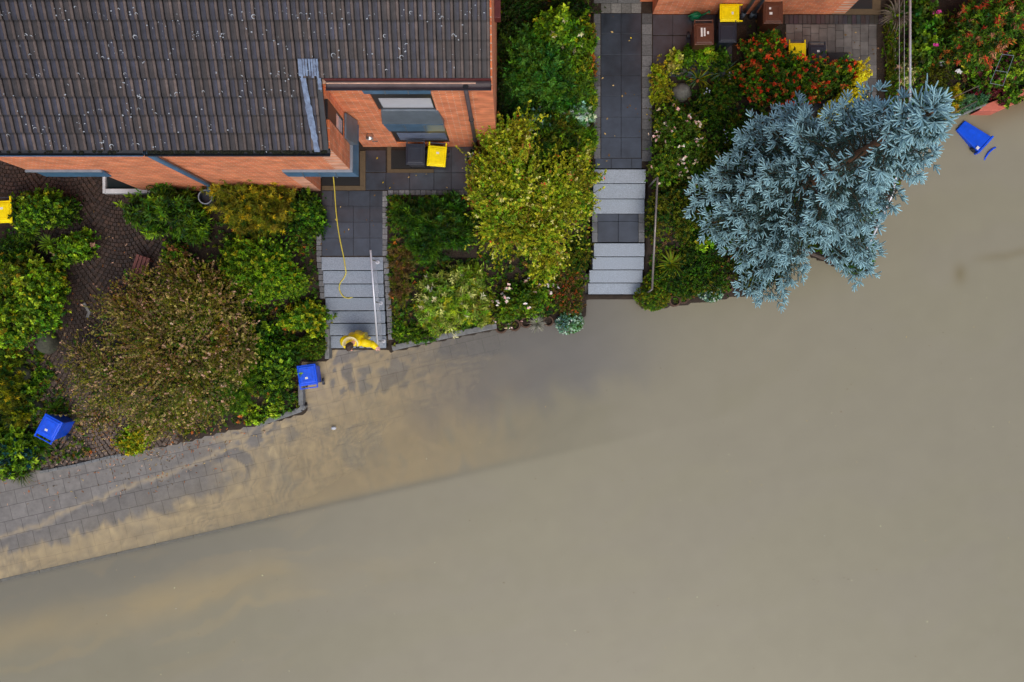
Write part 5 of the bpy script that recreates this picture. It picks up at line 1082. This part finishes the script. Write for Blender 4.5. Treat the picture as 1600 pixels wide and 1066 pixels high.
# ground cover that fills the beds
r_ = np.random.default_rng(55); n = 90000
gx_ = r_.uniform(-13.8, 13.8, n); gy_ = r_.uniform(-5, 9.2, n); gd = gdist(gx_, gy_); gz = soil(gx_, gy_)
ok = (gd > .12) & (gz > -.1)
dens = fbm(gx_ * .8, gy_ * .8, 77, 3) + r_.uniform(-.2, .2, n); ok &= dens > .34
for rc in (pxrect(494, 606, 230, 560), pxrect(505, 745, 190, 306), pxrect(925, 1022, -80, 470), pxrect(1020, 1168, -80, 100), pxrect(1222, 1386, -80, 185), (-16, XE, 3.5, 12), (3.2, 12, 7.7, 12)):
    ok &= ~((gx_ > rc[0]) & (gx_ < rc[1]) & (gy_ > rc[2]) & (gy_ < rc[3]))
ok &= ~((gx_ < -8.2) & (gx_ > -12.9) & (gy_ < 3.6) & (gx_ + .38 * gy_ > -11.6))
gx_, gy_, gz = gx_[ok], gy_[ok], gz[ok]
pp = np.stack([gx_, gy_, gz + r_.uniform(.02, .2, len(gx_))], -1); D = nrm(np.array([[0, 0, 1.]]) + r_.normal(0, .4, pp.shape))
cc = pick([(G_MD, 3), (G_DK, 3), (OLV, 2), (G_LT, .5), (BRN, .8), (RUST, .2)], len(pp), r_)
V, F, C = leaf_mesh(pp, D, .065, .035, 7, .6, 1.45, .03, cc, r_)
tag(npmesh('ground_cover', V, F, M['leaf'], None, C), 'low leafy ground cover filling the beds', 'ground cover', kind='stuff')
# fallen leaves on drive, pavement and steps; specks of debris on the flood
n = 12000; lx = r_.uniform(-13.4, -5, n); ly = r_.uniform(-4.2, 3.4, n); gd = gdist(lx, ly)
w_ = np.exp(-((lx - P(200, 0)[0]) / 2.2) ** 2 - ((ly - P(0, 640)[1]) / 1.3) ** 2) + .03
ok = (r_.random(n) < w_) & (gd > -1.1); lx, ly, gd = lx[ok], ly[ok], gd[ok]
lz = np.where(gd > 0, soil(lx, ly) + .03, zpav(lx, ly) + .008); okz = lz > .0; lx, ly, lz = lx[okz], ly[okz], lz[okz]
D = nrm(np.array([[0, 0, 1.]]) + r_.normal(0, .15, (len(lx), 3)))
V, F, C = leaf_mesh(np.stack([lx, ly, lz], -1), D, .034, .018, 2, 1.3, 1.5, .0, pick([(BRN, 2), (RUST, 2), (TAN_, 1), (PINKB, 1)], len(lx), r_), r_, droop=0)
fx_, fy_ = [], []
for rc, k in ((pxrect(503, 598, 300, 398), 14), (pxrect(575, 735, 240, 295), 16), (pxrect(930, 1015, 24, 260), 22), (pxrect(1225, 1375, 40, 110), 20)):
    fx_ += list(r_.uniform(rc[0], rc[1], k)); fy_ += list(r_.uniform(rc[2], rc[3], k))
V2, F2, C2 = leaf_mesh(np.stack([fx_, fy_, np.full(len(fx_), ZP + .012)], -1), np.tile([[0, 0, 1.]], (len(fx_), 1)), .05, .03, 1, 1.4, 1.5, 0, pick([(TAN_, 2), (BRN, 2), (GOLD, 1)], len(fx_), r_), r_, droop=0)
V, F, C = cat_mesh([(V, F, C), (V2, F2, C2)])
tag(npmesh('fallen_leaves', V, F, M['leaf'], None, C), 'fallen brown leaves scattered under the brown bush and on the paving', 'fallen leaves', kind='stuff')
n = 300; lx = r_.uniform(-12, 13, n); ly = r_.uniform(-8.5, 3, n); ok = (gdist(lx, ly) < -.4) & (kud(lx, ly)[1] < 1.5); lx, ly = lx[ok], ly[ok]
V, F, C = leaf_mesh(np.stack([lx, ly, np.full(len(lx), .006)], -1), np.tile([[0, 0, 1.]], (len(lx), 1)), .026, .014, 1, 1.45, 1.5, 0, pick([(TAN_, 2), (CREAM, 1), (BRN, 2)], len(lx), r_), r_, droop=0, fold=.05)
tag(npmesh('floating_debris', V, F, M['leaf'], None, C), 'tiny leaf specks floating on the brown flood', 'debris', kind='stuff')

# ------------------------------------------------------------------ the blue spruce
def spruce():
    r_ = np.random.default_rng(3); zt = 9.7
    b = Vector(P(1218, 307, .8)); top = Vector(P(1462, 175, zt))
    t = empty('blue_spruce', b, 0, 'tall blue spruce with pale blue needles standing at the edge of the flood', 'spruce tree')
    rad = lambda k: .14 * (1 - k) ** .8 + .016
    tr = lambda k: np.array(b.lerp(top, k)) - np.array(b) + np.array([.05 * math.sin(k * 9), .05 * math.cos(k * 7), 0])
    MB().tube([tr(k) for k in np.linspace(-.03, 1, 18)], [rad(k) for k in np.linspace(0, 1, 18)], 9).build('trunk', M['bark_red'], t, smooth=True)
    br = MB(); SP, SD, SL, SC = [], [], [], []
    def shoot(p, d, l, tone): SP.append(p); SD.append(d); SL.append(l); SC.append(tone)
    def branch(k, d0, ln, rise, droop, dens=1.0):
        p0 = tr(k); nseg = 7; pts = []; sd = np.array([-d0[1], d0[0], 0]); bend = r_.normal(0, .06)
        for s_ in range(nseg + 1):
            q_ = s_ / nseg; pts.append(p0 + d0 * ln * q_ + np.array([0, 0, ln * (rise * q_ - droop * q_ * q_ + .12 * q_ ** 3)]) + sd * ln * bend * math.sin(q_ * 3))
        br.tube(pts, [max(.005, (.010 + .014 * ln) * (1 - s_ / nseg)) for s_ in range(nseg + 1)], 5)
        def L_(q_):
            i = min(int(q_ * nseg), nseg - 1); return pts[i] + (pts[i + 1] - pts[i]) * (q_ * nseg - i)
        nt = max(3, int(ln / .145 * dens))
        for it in range(nt + 1):
            q_ = .26 + .74 * (it / nt); pb = L_(min(q_, .999)); w_ = math.sin(math.pi * min(1, .22 + .78 * (1 - q_)) ** 1.1)
            for sgn in (-1, 1):
                if r_.random() < .10: continue
                tl = (.10 + .21 * ln * max(w_, .15)) * r_.uniform(.5, 1.25) if it < nt else .02
                tl = min(tl, .45)
                td = nrm(d0 * (.85 + r_.normal(0, .15)) + sd * sgn * .7 + np.array([0, 0, r_.normal(.0, .12)]))
                if tl > .2: br.tube([pb, pb + td * tl * .95 - np.array([0, 0, .05 * tl])], [.007, .004], 4, cap=False)
                m = max(1, int(tl / .105))
                for j in range(m):
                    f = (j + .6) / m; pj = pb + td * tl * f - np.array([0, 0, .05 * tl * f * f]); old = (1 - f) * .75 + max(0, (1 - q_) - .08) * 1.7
                    s3 = np.cross(td, [0, 0, 1])
                    for s2 in (-1, 1):
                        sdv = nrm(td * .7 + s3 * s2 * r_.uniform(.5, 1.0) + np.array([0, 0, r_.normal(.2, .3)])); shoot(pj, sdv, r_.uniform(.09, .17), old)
                    if r_.random() < .35: shoot(pj, nrm(td * .6 + np.array([0, 0, .7]) + r_.normal(0, .2, 3)), r_.uniform(.07, .12), old)
                e = pb + td * tl * .93
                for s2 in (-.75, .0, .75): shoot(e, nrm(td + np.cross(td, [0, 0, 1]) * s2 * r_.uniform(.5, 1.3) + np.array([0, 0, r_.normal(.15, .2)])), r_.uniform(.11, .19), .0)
        for s2 in (-.6, 0, .6): shoot(L_(.97), nrm(d0 + sd * s2 + np.array([0, 0, .12])), r_.uniform(.13, .2), 0)
    # the lowest limbs, each reaching to its own side
    for px, py, z in ((1086, 318, 2.3), (1098, 345, 2.2), (1120, 268, 2.9), (1128, 372, 2.1), (1112, 300, 2.5), (1148, 395, 1.9), (1172, 455, 1.5), (1205, 462, 1.4), (1238, 440, 1.6), (1190, 425, 1.9),
                      (1345, 428, 1.8), (1318, 405, 2.3), (1362, 398, 2.4), (1150, 240, 2.9), (1172, 215, 2.9), (1140, 330, 2.9), (1165, 365, 2.8), (1215, 395, 2.7), (1300, 372, 3.0), (1200, 190, 3.0), (1235, 180, 3.2)):
        e = np.array(P(px, py, z)) - np.array(b); k = max(.05, (z - .45) / zt * .95); v = e - tr(k); ln = math.hypot(v[0], v[1]); d0 = np.array([v[0], v[1], 0]) / ln
        rise = r_.uniform(.0, .12); branch(k, d0, ln, rise, rise + .12 - v[2] / ln, 1.1)
    nw = 17
    for iw in range(nw):
        k = .27 + .70 * (iw / (nw - 1)); Rz = (2.2 if k < .35 else 1.95) * (1 - k) ** .8 + .14
        nb = 6 if k < .55 else 5; a0 = iw * 1.1
        for ib in range(nb):
            az = a0 + 2 * math.pi * ib / nb + r_.normal(0, .22); ln = Rz * r_.uniform(.62, 1.14)
            if r_.random() < (.12 if k < .72 else .3): continue
            branch(k, np.array([math.cos(az), math.sin(az), 0]), ln, .05 + .5 * k, .34 * (1 - k) + .05)
    # long bare leaders near the top
    for i in range(30):
        k = r_.uniform(.82, .99); az = r_.uniform(0, 6.28); ln = r_.uniform(.3, .6) * (1.5 - 1.0 * k); p0 = tr(k)
        d0 = nrm(np.array([math.cos(az), math.sin(az), r_.uniform(.35, .9)])); e = p0 + d0 * ln
        br.tube([p0, e], [.014, .007], 5)
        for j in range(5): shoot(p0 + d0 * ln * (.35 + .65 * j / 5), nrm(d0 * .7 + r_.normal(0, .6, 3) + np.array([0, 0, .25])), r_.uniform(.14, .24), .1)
        shoot(e, d0, r_.uniform(.2, .36), 0)
    for i in range(7): shoot(tr(1) , nrm(np.array([r_.normal(0, .5), r_.normal(0, .5), .8])), r_.uniform(.25, .4), 0)
    br.build('branch', M['twig'], t)
    p = np.array(SP); D = nrm(np.array(SD)); ln = np.array(SL); old = np.array(SC); s = len(p); U, Vv = frames(D); n = 6
    # each shoot is a bottle-brush: a thin core and whorls of needles
    prof = [(0, .006), (.35, .0105), (.8, .0105), (1.0, .006)]; V = []; C = []
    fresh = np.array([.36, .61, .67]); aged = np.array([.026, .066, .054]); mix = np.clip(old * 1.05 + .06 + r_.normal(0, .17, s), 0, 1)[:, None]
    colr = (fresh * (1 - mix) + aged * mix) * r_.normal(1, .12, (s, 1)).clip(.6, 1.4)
    for q_, rr in prof:
        for j in range(n):
            a = 2 * math.pi * (j + .5 * (q_ > .3)) / n; V.append(p + D * (ln * q_)[:, None] + (U * math.cos(a) + Vv * math.sin(a)) * (rr * (1 + .35 * (j % 2)) * r_.uniform(.8, 1.25, (s, 1)))); C.append(colr * (.78 if j % 2 else 1.08) * (.8 + .3 * q_))
    V = np.stack(V, 1); C = np.stack(C, 1); o = np.arange(s)[:, None] * (n * 4); F = []
    for i in range(3):
        for j in range(n): F.append(o + np.array([[i * n + j, i * n + (j + 1) % n, (i + 1) * n + (j + 1) % n, (i + 1) * n + j]]))
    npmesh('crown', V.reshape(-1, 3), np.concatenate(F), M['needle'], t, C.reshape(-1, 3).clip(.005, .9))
    # needles standing off the shoots
    m = 14; kk = np.arange(m); q_ = (kk + .5) / m; ph = kk * 2.4
    b_ = p[:, None] + D[:, None] * (ln[:, None] * q_[None])[..., None]
    rd = np.cos(ph)[None, :, None] * U[:, None] + np.sin(ph)[None, :, None] * Vv[:, None]; d = nrm(rd * .95 + D[:, None] * .5)
    sd = nrm(np.cross(D[:, None], d)); tip = b_ + d * .021; w = .0036
    V = np.stack([b_ - sd * w, b_ + sd * w, tip], 2).reshape(-1, 3); F = np.arange(s * m * 3).reshape(-1, 3)
    C = np.repeat(np.repeat(colr[:, None] * 1.05, m, 1).reshape(-1, 3), 3, 0).clip(.005, .9)
    npmesh('needles', V, F, M['needle'], t, C); print('shoots', s)
spruce()
print('leaves', NLEAF[0])

# ------------------------------------------------------------------ the person in the raincoat
def person():
    fz = .19                                     # the lowest tread carries the feet
    o = P(557, 534, 1.0); t = empty('person', (o[0], o[1], fz), 0, 'person in a yellow raincoat coming down the front steps, one hand on the white railing', 'person')
    # local frame: faces -Y (down the picture); world = o + local
    L = lambda x, y, z: Vector((x, y, z - fz))
    W = lambda px, py, z: Vector((P(px, py, z)[0] - o[0], P(px, py, z)[1] - o[1], z - fz))
    hand = W(590.5, 545, 1.13); head = W(546, 541.5, 1.58); neck = W(552, 535, 1.42); chest = W(557, 532, 1.28); hip = W(562, 530, .95)
    shR = W(538.5, 531, 1.34); shL = W(571, 536, 1.34); elL = W(581, 538, 1.12); elR = W(537, 536, 1.08); hdR = W(545, 545, .98)
    mb = MB()
    def limb(pts, r, n=12): mb.tube(cat_rom([tuple(p) for p in pts], 4), list(np.interp(np.linspace(0, 1, (len(pts) - 1) * 4 + 1), np.linspace(0, 1, len(r)), r)), n)
    f1, f2 = W(559, 533, fz), W(571, 531, fz)
    f1 = Vector((f1.x, f1.y, 0)); f2 = Vector((f2.x, f2.y, 0))
    for f, hx in ((f1, -.09), (f2, .09)):
        a = Vector((hip.x + hx, hip.y, hip.z)); kn = a.lerp(f, .5) + Vector((0, -.06, 0))
        limb([a, a.lerp(kn, .5), kn, kn.lerp(f, .5), f + Vector((0, 0, .09))], [.085, .075, .058, .05, .042]); mb.lathe((f.x, f.y - .06, f.z + .05), [(0, -.05), (.05, -.05), (.055, -.02), (.045, .03), (0, .05)], 12, .85, 2.4)
    limb([hip, chest, neck], [.11, .11, .06]); limb([neck, neck.lerp(head, .6)], [.058, .055])
    limb([shR, elR, hdR], [.055, .042, .03]); limb([shL, elL, hand], [.055, .042, .03])
    # head with face, tilted down and to the lower left
    fd = Vector((-.35, -.8, -.48)).normalized(); up = (Vector((0, 0, 1)) - fd * fd.z).normalized(); rt = fd.cross(up)
    V = []; n = 20
    for i in range(13):
        th = math.pi * i / 12
        for k in range(n):
            a = 2 * math.pi * k / n; x, y, z = math.sin(th) * math.cos(a) * .076, math.sin(th) * math.sin(a) * .096, math.cos(th) * .115
            if y > 0 and z < 0: x *= .9; z *= 1.05
            v = head + rt * x + fd * y + up * z; V.append(v)
    mb.add(V, [(i * n + k, i * n + (k + 1) % n, (i + 1) * n + (k + 1) % n, (i + 1) * n + k) for i in range(12) for k in range(n)])
    mb.tube([head + fd * .085 + up * .02, head + fd * .122 - up * .02, head + fd * .09 - up * .03], [.009, .014, .012], 8)
    for s in (-1, 1):
        mb.lathe(head + rt * s * .078 - up * .005, [(0, -.03), (.013, -.02), (.017, 0), (.013, .02), (0, .03)], 8, .6, 1)
    mb.tube([head + fd * .088 - up * .062 + rt * .022, head + fd * .096 - up * .06, head + fd * .088 - up * .062 - rt * .022], .008, 6)
    # hands: palm, four unequal fingers closing round the rail, thumb from the side
    def hand_(c, along, side, nrm_, curl):
        along, side, nrm_ = along.normalized(), side.normalized(), nrm_.normalized()
        mb.hull([c + side * sx * .038 + nrm_ * .014 for sx in (-1, 1)] + [c + side * sx * .034 - nrm_ * .012 for sx in (1, -1)], [c + along * .085 + side * sx * .042 + nrm_ * .012 for sx in (-1, 1)] + [c + along * .085 + side * sx * .04 - nrm_ * .012 for sx in (1, -1)])
        for i, l in enumerate((.062, .075, .078, .068)):
            b_ = c + along * .08 + side * (.033 - .022 * i); pts = [b_]; a = 0
            for j in range(3):
                a += curl * (.7 + .1 * i); d = along * math.cos(a) - nrm_ * math.sin(a); pts.append(pts[-1] + d * l * (.45, .32, .25)[j])
            mb.tube(pts, [.0098, .009, .0085, .007], 7)
        b_ = c + along * .025 + side * .038; mb.tube([b_, b_ + side * .025 + along * .022 - nrm_ * .012, b_ + side * .012 + along * .045 - nrm_ * .032], [.011, .0105, .008], 7)
    hand_(hand - Vector((.055, -.03, -.025)), Vector((.9, -.35, -.1)), Vector((-.2, -.9, .1)), Vector((.1, 0, 1)), .75)
    hand_(hdR, Vector((.3, -.5, -.8)), Vector((.8, .1, .2)), Vector((-.3, -.8, .4)), .3)
    body = mb.build('body', M['skin'], t)
    rm = body.modifiers.new('one_surface', 'REMESH'); rm.mode = 'VOXEL'; rm.voxel_size = .0055; rm.use_smooth_shade = True
    sm = body.modifiers.new('soften', 'SMOOTH'); sm.factor = .5; sm.iterations = 3
    # hair: a cap of strands over crown and back
    V, F = [], []; n = 28; r_ = np.random.default_rng(9)
    for i in range(9):
        th = i / 8 * 2.0
        for k in range(n):
            a = 2 * math.pi * k / n; lim = 1.0 if math.sin(a) < .25 else .62
            x, y, z = math.sin(th * lim) * math.cos(a) * .09, math.sin(th * lim) * math.sin(a) * .108, math.cos(th * lim) * .128
            f = 1 + .05 * math.sin(a * 7 + th * 2) + r_.normal(0, .012); V.append(head + (rt * x + fd * y + up * z) * f)
    F = [(i * n + k, i * n + (k + 1) % n, (i + 1) * n + (k + 1) % n, (i + 1) * n + k) for i in range(8) for k in range(n)]
    MB().add(V, F).build('hair', M['hair'], t, smooth=True)
    # raincoat: flared folded shell with sleeves, welded to one surface
    mb = MB(); n = 48; rings = []
    spec = [(.52, .27, .19, W(561, 529, .52), 1.0), (.7, .26, .18, W(560, 528.5, .7), .9), (.9, .25, .175, W(559, 528, .9), .8), (1.08, .245, .17, W(558, 528.5, 1.08), .8), (1.22, .245, .175, W(557, 530.5, 1.22), .6), (1.33, .215, .145, W(556, 531.5, 1.33), .35), (1.41, .13, .095, W(553, 534, 1.41), 0), (1.45, .085, .075, W(551, 536, 1.45), 0)]
    V = []
    for z, rx, ry, c, fold in spec:
        for k in range(n):
            a = 2 * math.pi * k / n; f = 1 + fold * (.125 * math.sin(a * 9 + .9 * math.sin(a * 2)) + .05 * math.sin(a * 15 + 1)) * (1 if math.sin(a) > -.3 else .4)
            V.append((c.x + rx * f * math.cos(a), c.y + ry * f * math.sin(a), z - fz))
    F = [(i * n + k, i * n + (k + 1) % n, (i + 1) * n + (k + 1) % n, (i + 1) * n + k) for i in range(len(spec) - 1) for k in range(n)] + [tuple(range(n - 1, -1, -1)), tuple(range((len(spec) - 1) * n, len(spec) * n))]
    mb.add(V, F)
    cuffL = elL.lerp(hand, .82)
    def sleeve(pts, r): mb.tube(cat_rom([tuple(p) for p in pts], 5), [v * (1 + .07 * math.sin(i * 2.1)) for i, v in enumerate(np.interp(np.linspace(0, 1, (len(pts) - 1) * 5 + 1), np.linspace(0, 1, len(r)), r))], 14)
    sleeve([chest.lerp(shL, .55), shL, elL, cuffL], [.10, .105, .088, .066]); sleeve([chest.lerp(shR, .55), shR, elR, elR.lerp(hdR, .75)], [.10, .1, .08, .066])
    ct = mb.build('raincoat', M['coat'], t); rm = ct.modifiers.new('one_surface', 'REMESH'); rm.mode = 'VOXEL'; rm.voxel_size = .011; rm.use_smooth_shade = True
    sm = ct.modifiers.new('soften', 'SMOOTH'); sm.factor = .5; sm.iterations = 5
    # hood lying open behind the head with a pale lining
    hc = W(548.5, 538, 1.42); mbo, mbi = MB(), MB(); V1, V2 = [], []; n = 24
    for i in range(6):
        v = i / 5
        for k in range(n + 1):
            a = math.pi * (-.10 + 1.2 * k / n); rr = .155 - .05 * v; y = math.sin(a) * rr * 1.05; x = math.cos(a) * rr * 1.1
            z = 1.54 - .16 * v - .02 * math.cos(a * 2); V1.append((hc.x + x * 1.12, hc.y + y * 1.1, z - fz)); V2.append((hc.x + x * .97, hc.y + y * .95 - .004, z + .006 - fz))
    F = [(i * (n + 1) + k, i * (n + 1) + k + 1, (i + 1) * (n + 1) + k + 1, (i + 1) * (n + 1) + k) for i in range(5) for k in range(n)]
    mbo.add(V1, F)
    rimF = [(k, k + 1, n + 1 + k + 1, n + 1 + k) for k in range(n)]; mbi.add(V2, F); mbi.add(V1[:n + 1] + V2[:n + 1], rimF)
    hd = mbo.build('hood', M['coat'], t, smooth=True); mbi.build('lining', M['lining'], hd, smooth=True)
    # trousers and boots below the hem
    mb = MB()
    for f, hx in ((f1, -.09), (f2, .09)):
        a = Vector((hip.x + hx, hip.y, hip.z)); kn = a.lerp(f, .5) + Vector((0, -.06, 0)); mb.tube(cat_rom([tuple(a), tuple(kn), tuple(f + Vector((0, 0, .12)))], 4), [.1, .095, .09, .08, .072, .07, .066, .064, .062], 12)
    mb.build('trousers', M['trousers'], t, smooth=True)
    mb = MB()
    for f in (f1, f2): mb.tube([f + Vector((0, 0, .30)), f + Vector((0, 0, .05))], [.066, .06], 12); mb.lathe((f.x, f.y - .07, f.z + .05), [(0, -.05), (.062, -.05), (.066, -.02), (.055, .04), (0, .065)], 14, .85, 2.3)
    mb.build('boots', M['binblack'], t, smooth=True)
person()
